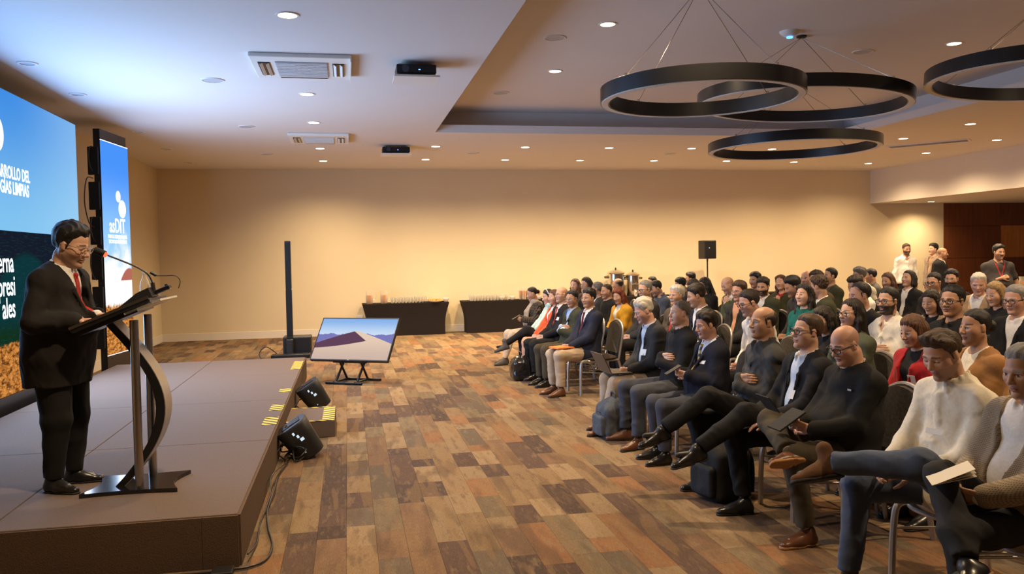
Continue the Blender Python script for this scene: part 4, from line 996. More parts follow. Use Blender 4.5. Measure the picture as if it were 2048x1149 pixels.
MB().box((-.75, -.16, -.012), (.75, .16, 0)).build('vent_frame', MAT['ceiling_paint'], t)
for k in range(5): MB().box((-.7, -.12 + k*.055, -.022), (.7, -.10 + k*.055, -.010)).build('slat', MAT['dark_metal'] if k % 2 else MAT['grille_grey'], t)
t = empty('smoke_detector', (5.05, 8.75, ZU), 0, 'small round smoke detector with a blue light in the recessed ceiling', 'detector')
MB().lathe([(.03, -.06), (.07, -.05), (.11, -.015), (.115, 0), (.03, 0)], 24).build('housing', MAT['white_plastic'], t, True); MB().cyl((0, 0, -.075), .035, .016, 16).build('indicator', MAT['blue_led'], t)
def ring_lamp(cx, cy, z, D, label, tilt=0., ta=0., apex=None):
    t = empty('ring_pendant', (cx, cy, z), 0, label, 'pendant lamp', 'suspended ring lamps'); R = D/2; n = 72
    body = MB().lathe([(R-.085, 0), (R, 0), (R, .135), (R-.012, .14), (R-.072, .14), (R-.085, .135)], n, ring=True)
    M = Matrix.Rotation(tilt, 4, Vector((math.cos(ta), math.sin(ta), 0)))
    o = body.build('ring_body', MAT['black_satin'], t, True); o.matrix_local = M
    d = MB(); P = []
    for i in range(n):
        a = 2*math.pi*i/n; P += [(math.cos(a)*(R-.072), math.sin(a)*(R-.072), -.006), (math.cos(a)*(R-.012), math.sin(a)*(R-.012), -.006), (math.cos(a)*(R-.012), math.sin(a)*(R-.012), .0), (math.cos(a)*(R-.072), math.sin(a)*(R-.072), 0)]
    Fq = [(i*4+j, i*4+(j+1) % 4, ((i+1) % n)*4+(j+1) % 4, ((i+1) % n)*4+j) for i in range(n) for j in range(4)]
    o = d.arr(P, Fq).build('diffuser', MAT['white_plastic'], t, True); o.matrix_local = M
    top = Vector((0, 0, ZU - z)) if apex is None else Vector(apex)
    MB().lathe([(.03, -.03), (.06, -.02), (.06, 0), (.03, 0)], 16, tuple(top)).build('canopy', MAT['black_satin'], t, True)
    for a in (.35, .35 + math.pi/2, .35 + math.pi, .35 + 1.5*math.pi):
        p = M @ Vector((math.cos(a)*(R-.04), math.sin(a)*(R-.04), .14)); MB().tube([tuple(top - Vector((0, 0, .02))), tuple(p)], .0035, 5).build('suspension_cable', MAT['steel'], t, True)
        MB().cyl((p.x, p.y, p.z-.005), .014, .03, 10).build('cable_clip', MAT['chrome'], t, True)
def ring_at(px, py, z, D, label, **k):
    p = on(2, z + .05, px, py); ring_lamp(p[0], p[1], z, D, label, **k)
ring_at(1402, 190, 3.22, 1.90, 'black ring lamp nearest the stage, hanging in front of another ring'); ring_at(1604, 204, 3.48, 2.42, 'black ring lamp partly behind the nearest ring, slightly tilted', tilt=.05, ta=1.2)
ring_at(1586, 294, 3.30, 2.5, 'lowest black ring lamp, farthest back over the audience'); ring_at(2100, 152, 3.45, 2.3, 'black ring lamp cut off by the picture edge', tilt=.05, ta=1.2)

# ------------------------------------------------------------------ stage
ZS = .31; SX0, SXM, SX1 = -3.32, -2.0, -.66; SY = [4.95, 6.95, 8.95, 10.95, 12.78]
st = empty('stage', ((SX0+SX1)/2, 8.9, 0), 0, 'low stage covered in grey-brown carpet under the speaker and lectern', 'stage')
def loc(o, par): return (o[0]-par.location.x, o[1]-par.location.y, o[2]-par.location.z)
for x0, x1 in ((SX0, SXM), (SXM, SX1)):
    for y0, y1 in zip(SY[:-1], SY[1:]):
        MB().box(loc((x0+.003, y0+.003, .10), st), loc((x1-.003, y1-.003, ZS), st), bev=.006).build('deck_panel', MAT['stage_carpet'], st)
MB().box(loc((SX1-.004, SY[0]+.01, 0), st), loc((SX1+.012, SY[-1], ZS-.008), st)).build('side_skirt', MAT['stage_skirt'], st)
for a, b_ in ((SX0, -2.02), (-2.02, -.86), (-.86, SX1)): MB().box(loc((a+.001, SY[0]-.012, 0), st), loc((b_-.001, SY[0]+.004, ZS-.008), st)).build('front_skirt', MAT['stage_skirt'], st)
for y0, y1 in ((7.58, 7.95), (8.3, 8.62), (9.45, 9.68), (11.4, 12.3)):
    MB().box(loc((SX1-.13, y0, ZS-.001), st), loc((SX1-.002, y1, ZS+.0025), st)).build('hazard_tape', MAT['hazard_tape'], st)
sp0 = empty('stage_step', (-.42, 8.78, 0), 0, 'small carpeted step box edged with yellow and black tape beside the stage', 'step')
MB().box((-.225, -.40, 0), (.255, .40, .168), bev=.006).build('box', MAT['stage_carpet'], sp0)
MB().box((.13, -.395, .166), (.25, .395, .171)).build('hazard_tape', MAT['hazard_tape'], sp0)
for s in (-1, 1): MB().box((-.22, s*.385-.018, .166), (.13, s*.385+.012, .171)).build('hazard_tape', MAT['hazard_tape'], sp0)

# ------------------------------------------------------------------ LED screens
lw = empty('led_video_wall', (0, 0, 0), 0, 'large LED video wall showing blue sky, white lettering and an ochre field', 'screen')
LXF, LY0, LY1, LZ0, LZ1 = -3.45, 6.65, 11.75, .44, 3.60
MB().box((LXF-.006, LY0, LZ0), (LXF, LY1, LZ1)).build('screen', MAT['led_main'], lw)
MB().box((LXF-.10, LY0-.01, LZ0-.0), (LXF-.007, LY1+.006, LZ1+.01)).build('cabinet_housing', MAT['black_plastic'], lw)
MB().box((LXF-.14, LY0-.01, 0), (LXF+.01, LY1+.004, LZ0-.004)).build('base_frame', MAT['black_satin'], lw)
for y in (7.4, 9.6, 11.4): MB().box((LXF-.5, y-.02, 0), (LXF-.11, y+.02, .04)).box((LXF-.14, y-.02, 0), (LXF-.10, y+.02, 3.3)).build('support_strut', MAT['dark_metal'], lw)
def text(s, size, y, z, x, par, m, align='RIGHT', sx=.72, name='lettering', R=None, bold=.0):
    c = bpy.data.curves.new(name, 'FONT'); c.body = s; c.size = size; c.align_x = align; c.align_y = 'CENTER'; c.extrude = .001; c.offset = bold; c.materials.append(m); c.resolution_u = 3
    o = link(bpy.data.objects.new(name, c), par)
    M = Matrix(((0, 0, 1, x), (1, 0, 0, y), (0, 1, 0, z), (0, 0, 0, 1))) @ Matrix.Diagonal((sx, 1, 1, 1)) if R is None else R
    dg = bpy.context.evaluated_depsgraph_get(); dg.update(); me = bpy.data.meshes.new_from_object(o.evaluated_get(dg)); bpy.data.objects.remove(o)
    o = link(bpy.data.objects.new(name, me), par); o.matrix_local = M; return o
LW = MAT['led_white']; LT = LXF + .004
text('DESARROLLO DEL', .185, 10.08, 2.745, LT, lw, LW, bold=.004); text('TECNOLOGÍAS LIMPIAS', .185, 10.04, 2.585, LT, lw, LW, bold=.004)
for s, z, y in (('erna', 1.80, 9.53), ('presi', 1.555, 9.55), ('ales', 1.325, 9.53)): text(s, .30, y, z, LT, lw, LW, sx=.74, bold=.003)
def disc(name, y, z, r, x, par, m, n=28):
    o = MB().cyl((0, 0, 0), r, .004, n).build(name, m, par); o.matrix_local = Matrix(((0, 0, 1, x), (1, 0, 0, y), (0, 1, 0, z), (0, 0, 0, 1))); return o
disc('logo_dot', 9.21, 3.12, .19, LT-.002, lw, LW); disc('logo_dot', 8.86, 3.33, .12, LT-.002, lw, LW); text('asDIT', .5, 9.37, 2.93, LT, lw, LW, sx=.8, bold=.006)
bn = empty('led_column_screen', (-3.42, 12.75, 0), math.atan2(13.74-12.75, -3.30+3.42) - math.pi/2, 'tall narrow LED screen with white dots logo, sky and dry field', 'screen')
BZ0, BZ1 = .45, 3.55
MB().box((-.006, 0, BZ0), (0, .995, BZ1)).build('screen', MAT['led_column'], bn)
MB().box((-.008, 0, BZ1), (.002, .995, BZ1+.012)).build('bright_edge', LW, bn); MB().box((-.008, 0, BZ0-.01), (.002, .995, BZ0)).build('bright_edge', LW, bn)
MB().box((-.10, .0, .0), (-.007, .95, BZ1+.16)).build('housing', MAT['black_satin'], bn)
for k in range(6): MB().box((-.17, -.05, .55 + k*.5), (-.02, -.001, .95 + k*.5), bev=.01).build('power_box', MAT['dark_metal'], bn)
for k, (z0, z1, d) in enumerate(((3.1, 3.45, .12), (2.3, 3.0, .3), (2.1, 2.45, .13), (1.55, 2.0, .18), (.8, 1.2, .12))): cable('side_cable', [(-.1, -.05, z1), (-.1, -.05-d*.7, z1-.03), (-.1, -.05-d, (z0+z1)/2), (-.1, -.05-d*.6, z0+.06), (-.1, -.05, z0)], .008, MAT['black_plastic'], parent=bn)
disc('logo_dot', .56, 2.78, .085, .002, bn, LW); disc('logo_dot', .70, 2.60, .135, .002, bn, LW)
text('asDIT', .30, .50, 2.33, .003, bn, LW, 'CENTER', sx=.82, bold=.004)
text('PARA EL DESARROLLO DEL', .075, .50, 2.175, .003, bn, LW, 'CENTER', sx=.78, bold=.002); text('TECNOLOGÍAS LIMPIAS', .075, .50, 2.10, .003, bn, LW, 'CENTER', sx=.86, bold=.002)

# ------------------------------------------------------------------ lectern and what stands on it
lc = empty('lectern', (-1.38, 5.72, ZS), 0, 'black and steel lectern with a curved front panel in front of the speaker', 'lectern')
pts = []
for k, (a, b_) in enumerate((((-.30, -.20), (.28, -.20)), ((.28, -.20), (.28, .26)), ((.28, .26), (-.30, .26)), ((-.30, .26), (-.30, -.20)))):
    for i in range(8):
        t = i/8; x = a[0] + (b_[0]-a[0])*t; y = a[1] + (b_[1]-a[1])*t; s = math.sin(math.pi*t)*(.025 if k % 2 == 0 else .06); n = ((0, 1), (-1, 0), (0, -1), (1, 0))[k]
        pts.append((x + n[0]*s, y + n[1]*s, 0))
MB().prism(pts, (0, 0, .026)).build('base_plate', MAT['black_gloss'], lc)
for y, x, hh in ((-.11, .035, 1.08), (.17, .055, 1.10)): MB().cyl((x, y, .02), .027, hh, 20).build('post', MAT['steel'], lc, True)
prof = [(-.075 + .29*math.sin(math.pi*(i/24)**.94) - .05*(i/24), .02 + 1.09*i/24) for i in range(25)]
pan, side = MB(), []
for i in range(24):
    (xa, za), (xb, zb) = prof[i], prof[i+1]; th = .055
    pan.arr([(xa-th, -.06, za), (xa-th, .14, za), (xb-th, .14, zb), (xb-th, -.06, zb), (xa, -.06, za), (xa, .14, za), (xb, .14, zb), (xb, -.06, zb)], [(0, 1, 2, 3), (0, 3, 7, 4), (1, 5, 6, 2)] + ([(0, 4, 5, 1)] if i == 0 else []) + ([(3, 2, 6, 7)] if i == 23 else []))
bmesh.ops.remove_doubles(pan.bm, verts=pan.bm.verts, dist=1e-5); pan.build('curved_panel', MAT['black_satin'], lc, True)
P = []
for x, z in prof: P += [(x+.001, -.06, z), (x+.001, .14, z), (x+.006, .14, z), (x+.006, -.06, z)]
o = MB().arr(P, [(i*4+j, i*4+(j+1) % 4, (i+1)*4+(j+1) % 4, (i+1)*4+j) for i in range(24) for j in range(4)] + [(0, 1, 2, 3), (99, 98, 97, 96)]).build('panel_facing', MAT['silver_paint'], lc, True)
TS = math.atan2(.20, .50)
MT = Matrix.Translation((-.31, 0, 1.06)) @ Matrix.Rotation(-TS, 4, 'Y')
MB().box((0, -.23, -.028), (.50, .27, .0), M=MT, bev=.008).box((.02, -.20, -.055), (.40, .24, -.028), M=MT).build('desk_top', MAT['black_satin'], lc)
MB().box((.0, -.235, -.003), (.50, -.232, .014), M=MT).build('edge_strip', MAT['steel'], lc)
MB().box((.33, -.24, -.045), (.56, .28, -.032), M=MT).build('acrylic_plate', MAT['acrylic'], lc)
def on_desk(u, y, lift=0): p = MT @ Vector((u, y, lift)); return (p.x + lc.location.x, p.y + lc.location.y, p.z + lc.location.z)
mc = empty('gooseneck_microphone', on_desk(.40, -.03), 0, 'black gooseneck microphone with a red light ring on the lectern top', 'microphone')
MD = Matrix.Rotation(-TS, 4, 'Y')
MB().prism([(-.13, -.10, .001), (.10, -.10, .001), (.10, -.10, .065), (.02, -.10, .06), (-.13, -.10, .012)], (0, .18, 0)).build('base_unit', MAT['black_plastic'], mc).matrix_local = MD
a = np.array(on_desk(.40, -.03)); q = lambda px, py, y: np.array(on(1, y, px, py)) - a
path = spline([q(307, 575, 5.69), q(303, 562, 5.69), q(294, 548, 5.68), q(270, 533, 5.67), q(215, 511, 5.66)], 6)
MB().tube(path, .0055, 8).build('gooseneck', MAT['black_plastic'], mc, True); MB().tube([q(308, 583, 5.69), q(305, 566, 5.69)], .013, 10).build('neck_socket', MAT['black_plastic'], mc, True)
MB().tube([q(213, 511, 5.66), q(208, 508.5, 5.66)], .0165, 12).build('light_ring', MAT['red_glow'], mc, True)
MB().tube(spline([q(210, 509, 5.66), q(203, 505.5, 5.66), q(194, 502, 5.66), q(189, 500, 5.66)], 3), .0215, 12).build('foam_windscreen', MAT['black_nylon'], mc, True)
bt = empty('water_bottle', on_desk(.40, .10, .004), 0, 'small clear plastic bottle behind the microphone base on the lectern', 'bottle')
MB().lathe([(.02, 0), (.03, .004), (.03, .10), (.026, .125), (.012, .16), (.012, .185), (.008, .187)], 18).build('bottle_body', MAT['clear_glass'], bt, True); MB().cyl((0, 0, .182), .014, .016, 14).build('cap', MAT['white_plastic'], bt, True)
cm = empty('clip_microphone', on_desk(.45, .02, .0), 0, 'small black clip microphone on a curved wire at the lectern top', 'microphone')
a = np.array(on_desk(.45, .02)); MB().tube([q(301, 545, 5.74), q(312, 551, 5.74)], .011, 10).build('capsule', MAT['black_plastic'], cm, True)
MB().tube(spline([q(312, 552, 5.74), q(330, 552, 5.74), q(350, 552, 5.74), q(360, 562, 5.74), q(357, 577, 5.74)], 6), .003, 6).build('wire', MAT['black_plastic'], cm, True)
rm = empty('handheld_receiver', on_desk(.545, .02, .012), 0, 'small black receiver lying at the far end of the lectern top', 'device')
MB().box((-.055, -.03, 0), (.05, .05, .028), bev=.006).build('case', MAT['black_gloss'], rm).matrix_local = MD; MB().cyl((.03, .01, .02), .01, .02, 10).build('knob', MAT['dark_metal'], rm).matrix_local = MD

# ------------------------------------------------------------------ monitor, loudspeakers and cables on the floor
B0, B1, T0 = V(-.57, 12.17, .34), V(.51, 11.55, .34), V(-.35, 12.47, .86)
ex = nrm(B1 - B0); ez = T0 - B0; ez = nrm(ez - ex*(ez @ ex)); ey = np.cross(ez, ex)
tv = empty('floor_monitor', (0, 0, 0), 0, 'flat monitor showing a sand dune, tilted back on a low black stand', 'monitor'); tv.matrix_world = mat4(np.stack([ex, ey, ez], 1), B0)
MB().box((.012, -.002, .018), (1.233, .0, .69)).build('screen', MAT['dune_screen'], tv); MB().box((0, .001, 0), (1.245, .05, .703), bev=.006).build('housing', MAT['black_plastic'], tv)
for lo, hi in (((0, -.008, 0), (1.245, .002, .016)), ((0, -.008, .692), (1.245, .002, .703)), ((0, -.008, .016), (.010, .002, .692)), ((1.235, -.008, .016), (1.245, .002, .692))): MB().box(lo, hi).build('bezel', MAT['black_plastic'], tv)
MB().box((.61, -.0095, .004), (.635, -.008, .010)).build('emblem', MAT['lcd_white'], tv)
ts = empty('monitor_stand', (.02, 12.05, 0), math.atan2(ex[1], ex[0]), 'low black folding stand with crossed legs under the dune monitor', 'stand')
for s in (-1, 1):
    x = s*.17 + .0
    for a_, b_ in (((x, -.22, .03), (x, .20, .03)), ((x, -.16, .03), (x + .03, .12, .40)), ((x, .16, .03), (x+.03, -.08, .30)), ((x+.03, -.10, .30), (x+.03, .18, .55))): MB().tube([a_, b_], .017, 8).build('leg_bar', MAT['dark_metal'], ts, True)
MB().tube([(-.24, -.10, .315), (.30, -.10, .315)], .02, 8).build('tray_bar', MAT['dark_metal'], ts, True); MB().tube([(-.3, -.22, .02), (.28, -.22, .02)], .018, 8).build('foot_bar', MAT['dark_metal'], ts, True); MB().tube([(-.22, .2, .02), (.36, .2, .02)], .018, 8).build('foot_bar', MAT['dark_metal'], ts, True)
cs = empty('column_loudspeaker', (-1.08, 15.75, 0), 0, 'tall thin black column loudspeaker standing near the back wall', 'loudspeaker')
MB().box((-.055, -.06, .33), (.055, .06, 1.24), bev=.015).build('lower_column', MAT['black_plastic'], cs); MB().box((-.053, -.058, 1.245), (.053, .058, 2.14), bev=.015).build('upper_column', MAT['black_plastic'], cs)
MB().box((-.05, -.062, .36), (.05, -.059, 2.1)).build('grille', MAT['black_satin'], cs); MB().box((-.06, -.17, .0), (.06, .02, .33), bev=.02).build('socket', MAT['black_plastic'], cs)
MB().box((-.13, -.04, 0), (.38, .40, .36), bev=.02).build('bass_cabinet', MAT['black_plastic'], cs); MB().box((-.10, -.045, .03), (.35, -.040, .33)).build('bass_grille', MAT['black_satin'], cs); MB().box((-.32, -.42, 0), (.37, -.16, .075), bev=.015).build('foot_plate', MAT['dark_metal'], cs)
cable('loudspeaker_cable', [(-1.3, 15.6, .06), (-1.42, 15.5, .18), (-1.5, 15.4, .22), (-1.6, 15.4, .12), (-1.55, 15.35, .01), (-1.35, 15.3, .01)], .008, MAT['black_plastic'], 'black looped cable beside the column loudspeaker foot')
def wedge(name, x, y, rz, label):
    t = empty(name, (x, y, 0), rz, label, 'loudspeaker', 'floor loudspeakers by the stage')
    # body standing on its slanted back edge: axis leans away from the room
    A = Matrix.Translation((.0, 0, .02)) @ Matrix.Rotation(math.radians(-33), 4, 'Y')
    rows = []
    mb = MB()
    def rr(w, d, z, r, n=6):
        out = []
        for cx, cy, a0 in ((w-r, d-r, 0), (-w+r, d-r, 90), (-w+r, -d+r, 180), (w-r, -d+r, 270)):
            for i in range(n+1): t_ = math.radians(a0 + 90*i/n); out.append((cx + r*math.cos(t_), cy + r*math.sin(t_), z))
        return out
    secs = [rr(.105, .115, .0, .06), rr(.125, .135, .012, .07), rr(.142, .150, .20, .08), rr(.150, .158, .315, .085), rr(.140, .148, .335, .08)]
    vs_ = [[mb.bm.verts.new(p) for p in s_] for s_ in secs]
    for a_, b_ in zip(vs_[:-1], vs_[1:]):
        for i in range(len(a_)): mb.bm.faces.new((a_[i], a_[(i+1) % len(a_)], b_[(i+1) % len(a_)], b_[i]))
    mb.bm.faces.new(vs_[0][::-1]); mb.bm.faces.new(vs_[-1])
    o = mb.build('cabinet', MAT['black_plastic'], t, True); o.matrix_local = A
    MB().box((-.09, -.08, .334), (.09, .08, .342), bev=.003).box((-.03, -.07, .341), (.03, .07, .344)).build('top_panel', MAT['grey_plastic'] if False else MAT['dark_metal'], t).matrix_local = A
    MB().box((-.055, -.04, .343), (-.03, .04, .347)).build('handle_recess', MAT['black_gloss'], t).matrix_local = A
    for k, (dx, dz, w) in enumerate(((-.02, .275, .009), (.0, .235, .010), (.018, .195, .017))): MB().box((dx-w, -.1605, dz-.013), (dx+w, -.148, dz+.013), bev=.002).build('channel_display', MAT['lcd_white'], t).matrix_local = A
    MB().box((-.03, -.153, .075), (-.022, -.13, .083)).build('status_light', MAT['lcd_white'], t).matrix_local = A
    MB().tube([(-.125, -.10, .24), (-.16, -.13, .245)], .009, 8).build('plug', MAT['chrome'], t, True).matrix_local = A
    p = A @ Vector((-.17, -.135, .245)); MB().tube(spline([tuple(p), (p.x-.05, p.y-.02, p.z-.06), (p.x-.04, p.y, .08), (p.x+.03, p.y+.03, .012)], 6), .005, 6).build('signal_cable', MAT['black_plastic'], t, True)
    return t
wedge('floor_loudspeaker', -.36, 7.62, .12, 'black tilted floor loudspeaker beside the stage, nearer than the taped step'); wedge('floor_loudspeaker', -.34, 10.05, .12, 'black tilted floor loudspeaker beside the stage, beyond the taped step')
rc = random.Random(8)
for k, (cx, cy) in enumerate(((-.53, 7.5), (-.50, 9.75))):
    pl = [(cx + rc.uniform(-.10, .13), cy + rc.uniform(-.16, .16), rc.uniform(.01, .17 if k == 0 else .07)) for _ in range(18 if k == 0 else 9)]
    cable('cable_tangle', pl, .007, MAT['black_plastic'], 'tangled black cables behind the %s tilted floor loudspeaker' % ('nearer' if k == 0 else 'farther'))
cable('stage_cable', [(-.55, 7.35, .02), (-.60, 6.9, .02), (-.585, 6.4, .05), (-.60, 6.0, .012), (-.56, 5.6, .012), (-.50, 5.2, .012), (-.55, 4.93, .012), (-.8, 4.86, .012), (-1.4, 4.87, .012), (-2.4, 4.83, .012), (-3.2, 4.85, .012)], .007, MAT['black_plastic'], 'black cable running along the stage side and around its front corner')
cable('thin_stage_cable', [(-.57, 7.3, .02), (-.62, 6.6, .10), (-.60, 6.2, .06), (-.62, 5.7, .012), (-.60, 5.3, .012), (-.62, 5.0, .05)], .005, MAT['black_plastic'], 'thin second black cable hanging along the stage side')
tag(MB().box((-.80, 4.78, 0), (-.68, 4.90, .03), bev=.008).build('cable_clamp', MAT['black_plastic']), 'small black block holding the cable at the stage front corner', 'clamp')
tag(MB().box((.18, YB-.028, .36), (.32, YB-.001, .46), bev=.004).build('wall_socket', MAT['white_plastic']), 'white socket plate low on the back wall behind the dune monitor', 'socket')
tag(MB().box((.75, YB-.028, .36), (.89, YB-.001, .46), bev=.004).build('wall_socket', MAT['white_plastic']), 'white socket plate low on the back wall beside the juice table', 'socket')

# ------------------------------------------------------------------ buffet tables
def buffet(x0, x1, y0, y1, label, waist=.10, h=.75):
    t = empty('buffet_table', ((x0+x1)/2, (y0+y1)/2, 0), 0, label, 'table', 'black-covered buffet tables'); w, d = (x1-x0)/2, (y1-y0)/2
    MB().box((-w, -d, h-.02), (w, d, h), bev=.008).build('table_top', MAT['spandex'], t)
    mb = MB(); n = 10; rows = []
    for i in range(n+1):
        z = (h-.012)*(1 - i/n); s = waist*math.sin(min(1., (i/n)*1.5)*math.pi/2)**1.0 if i else 0; s2 = s*.35
        rows.append([mb.bm.verts.new((sx*(w - s), sy*(d - s2), z)) for sx, sy in ((-1, -1), (1, -1), (1, 1), (-1, 1))])
    for a_, b_ in zip(rows[:-1], rows[1:]):
        for i in range(4): mb.bm.faces.new((a_[i], a_[(i+1) % 4], b_[(i+1) % 4], b_[i]))
    mb.build('stretch_cover', MAT['spandex'], t, True)
    for sx in (-1, 1):
        for sy in (-1, 1): MB().cyl((sx*(w-waist-.03), sy*(d-waist*.35-.03), 0), .018, h-.03, 10).build('leg', MAT['dark_metal'], t)
    return t
TY = 19.02
buffet(.30, 2.29, TY-.02, YB-.06, 'black buffet table with juice jugs, behind the dune monitor'); buffet(2.60, 5.0, TY+.0, YB-.05, 'black buffet table behind the woman in the taupe scarf'); buffet(5.6, 7.9, TY, YB-.05, 'black buffet table carrying the steel urns')
buffet(9.6, 11.6, TY, YB-.05, 'black buffet table hidden behind the audience, beyond the speaker stand'); buffet(15.2, 17.4, 16.8, 17.5, 'black buffet table by the wood panelling, with jugs')
def jug(x, y, z, m, label, s=1.):
    t = empty('juice_jug', (x, y, z), 0, label, 'jug', 'juice jugs on the buffet tables')
    MB().lathe([(.055*s, 0), (.062*s, .01), (.072*s, .12*s), (.062*s, .19*s), (.070*s, .24*s), (.066*s, .24*s), (.058*s, .19*s), (.066*s, .12*s), (.055*s, .012)], 18).build('jug_body', MAT['clear_glass'], t, True)
    MB().lathe([(.052*s, .013), (.064*s, .12*s), (.060*s, .155*s), (.0, .156*s)], 18).build('juice', MAT[m], t, True)
    MB().tube(spline([(.068*s, 0, .20*s), (.12*s, 0, .20*s), (.12*s, 0, .10*s), (.07*s, 0, .07*s)], 4), .007*s, 6).build('handle', MAT['clear_glass'], t, True)
jug(.47, TY+.14, .752, 'juice', 'jug of orange juice at the stage end of the juice table, left one', 1.25); jug(.80, TY+.14, .752, 'juice', 'jug of orange juice beside the rows of glasses, right one', 1.25)
gp = empty('drinking_glass', (1.02, TY+.10, .752)); MB().lathe([(.024, 0), (.032, .13), (.029, .13), (.022, .008)], 10).build('glass_body', MAT['clear_glass'], gp, True)
first = True
for tname, x0, nx, ny, zz in (('juice table, in close rows', .99, 11, 4, 1), ('second buffet table, in close rows', 2.83, 12, 4, 1)):
    for i in range(nx):
        for j in range(ny):
            t = gp if first else copy_tree(gp); first = False; t.location = (x0 + i*.078, TY + .08 + j*.085, .752)
            tag(t, 'small clear drinking glass among those set out on the ' + tname, 'glass', 'glasses on the ' + tname)
for i in range(7):
    t = empty('amber_drink', (4.10 + (i % 4)*.12 - .06*(i//4), TY + .10 + .13*(i//4), .752), 0, 'tall glass of amber juice, %s of the %s row on the second buffet table' % (('first', 'second', 'third', 'fourth')[i % 4], ('front', 'rear')[i//4]), 'drink', 'amber drinks on the second buffet table')
    MB().lathe([(.04, 0), (.052, .27), (.048, .27), (.037, .01)], 12).build('glass_body', MAT['clear_glass'], t, True); MB().lathe([(.036, .012), (.046, .20), (0, .201)], 12).build('juice', MAT['dark_juice'], t, True)
def tray(x, y, label, w=.42, n=14, big=False):
    t = empty('snack_tray', (x, y, .752), 0, label, 'tray', 'snack trays on the buffet tables'); MB().lathe([(w*.38, 0), (w*.5, .02), (w*.51, .024), (w*.38, .008)], 26).build('plate', MAT['china'], t, True)
    r_ = random.Random(int(x*100))
    for k in range(n):
        a_, q_ = r_.uniform(0, 6.28), w*.36*math.sqrt(r_.random()); h_ = .012 + .02*(k % 2)
        MB().box((-.035, -.022, 0), (.035, .022, .03), M=Matrix.Translation((math.cos(a_)*q_, math.sin(a_)*q_, h_)) @ Matrix.Rotation(a_, 4, 'Z'), bev=.008).build('pastry', MAT['pastry'], t)
tray(1.52+.25, TY+.25, 'tray of golden pastries next to the glasses on the juice table'); tray(2.06, TY+.3, 'wide white tray of pastries at the wall end of the juice table', .46); tray(4.70, TY+.22, 'tray of pastries at the far end of the second buffet table', .42); tray(1.98, TY+.10, 'low tray of small snacks at the front of the juice table', .34, 8)
for x, l in ((2.22, 'white bowl at the end of the juice table'), (3.55, 'white sugar bowl in front of the second table glasses, left'), (3.80, 'white sugar bowl in front of the second table glasses, right'), (4.45, 'white napkin bowl beside the amber drinks')):
    t = empty('china_bowl', (x, TY+.06, .752), 0, l, 'bowl', 'white bowls on the buffet tables'); MB().lathe([(.035, 0), (.07, .05), (.075, .085), (.066, .085), (.03, .012)], 20).build('bowl', MAT['china'], t, True); MB().lathe([(.0, .03), (.06, .06), (.0, .075)], 16).build('contents', MAT['paper'], t, True)
def urn(x, y, label, h=.62, r=.17, lid=True):
    t = empty('coffee_urn', (x, y, .752), 0, label, 'urn', 'steel drink urns'); MB().lathe([(r*.9, 0), (r, .03), (r, h*.82), (r*.98, h*.86)], 32).build('body', MAT['chrome'], t, True)
    MB().lathe([(r*1.12, h*.84), (r*1.15, h*.87), (r*1.0, h*.90), (r*.5, h*.97), (r*.1, h)], 32).build('lid', MAT['chrome'], t, True); MB().cyl((0, 0, h*.99), .02, .05, 12).build('lid_knob', MAT['black_plastic'], t, True)
    for s in (-1, 1): MB().tube(spline([(s*r, 0, h*.70), (s*(r+.07), 0, h*.70), (s*(r+.075), 0, h*.74), (s*r, 0, h*.76)], 4), .014, 6).build('handle', MAT['black_plastic'], t, True)
    MB().tube([(0, -r, .09), (0, -r-.07, .09), (0, -r-.075, .05)], .012, 8).build('tap', MAT['chrome'], t, True); MB().box((-r*.5, -r-.01, .13), (r*.5, -r+.02, .30), bev=.005).build('gauge_plate', MAT['steel'], t)
urn(6.42, 19.25, 'polished steel urn with side handles, left one of the back wall pair', .66, .2); urn(6.86, 19.25, 'narrower polished steel urn with wide lid rim, right one of the pair', .60, .155)
t = empty('cup_stack', (6.87, 19.08, .752), 0, 'short stack of white cups in front of the narrower urn', 'cups'); [MB().lathe([(.03, 0), (.042, .07), (.038, .07), (.027, .005)], 14, (0, 0, k*.03)).build('cup', MAT['china'], t, True) for k in range(4)]
for i, (x, m) in enumerate(((15.55, 'clear_glass'), (15.95, 'juice'), (16.25, 'juice'))):
    jug(x, 17.05, .752, 'juice' if i else 'china', ('clear jug standing on the buffet table by the wood panelling', 'juice jug on the table by the wood panelling, next to the clear jug', 'juice jug on the table by the wood panelling, outermost')[i], 1.3)
# loudspeaker on a pole at the back wall
ps = empty('speaker_stand', (8.64, 18.85, 0), 0, 'slim black tripod stand under the loudspeaker at the back wall', 'stand'); MB().cyl((0, 0, .3), .018, 1.34, 12).build('pole', MAT['black_plastic'], ps, True); MB().cyl((0, 0, .62), .03, .08, 12).build('collar', MAT['black_plastic'], ps, True)
for k in range(3):
    a_ = k*2.094 + .4; MB().tube([(0, 0, .66), (math.cos(a_)*.48, math.sin(a_)*.48, .02)], .012, 8).build('leg', MAT['black_plastic'], ps, True)
pk_ = empty('pole_loudspeaker', (8.64, 18.85, 1.63), .12, 'black box loudspeaker on the slim stand against the back wall', 'loudspeaker')
MB().box((-.165, -.15, 0), (.165, .15, .45), bev=.018).build('cabinet', MAT['black_plastic'], pk_); MB().box((-.145, -.158, .03), (.145, -.15, .43)).build('grille', MAT['black_satin'], pk_); MB().box((-.05, -.162, .255), (-.028, -.157, .275)).build('status_light', MAT['lcd_white'], pk_); MB().cyl((0, 0, -.06), .022, .07, 12).build('pole_mount', MAT['black_plastic'], pk_)

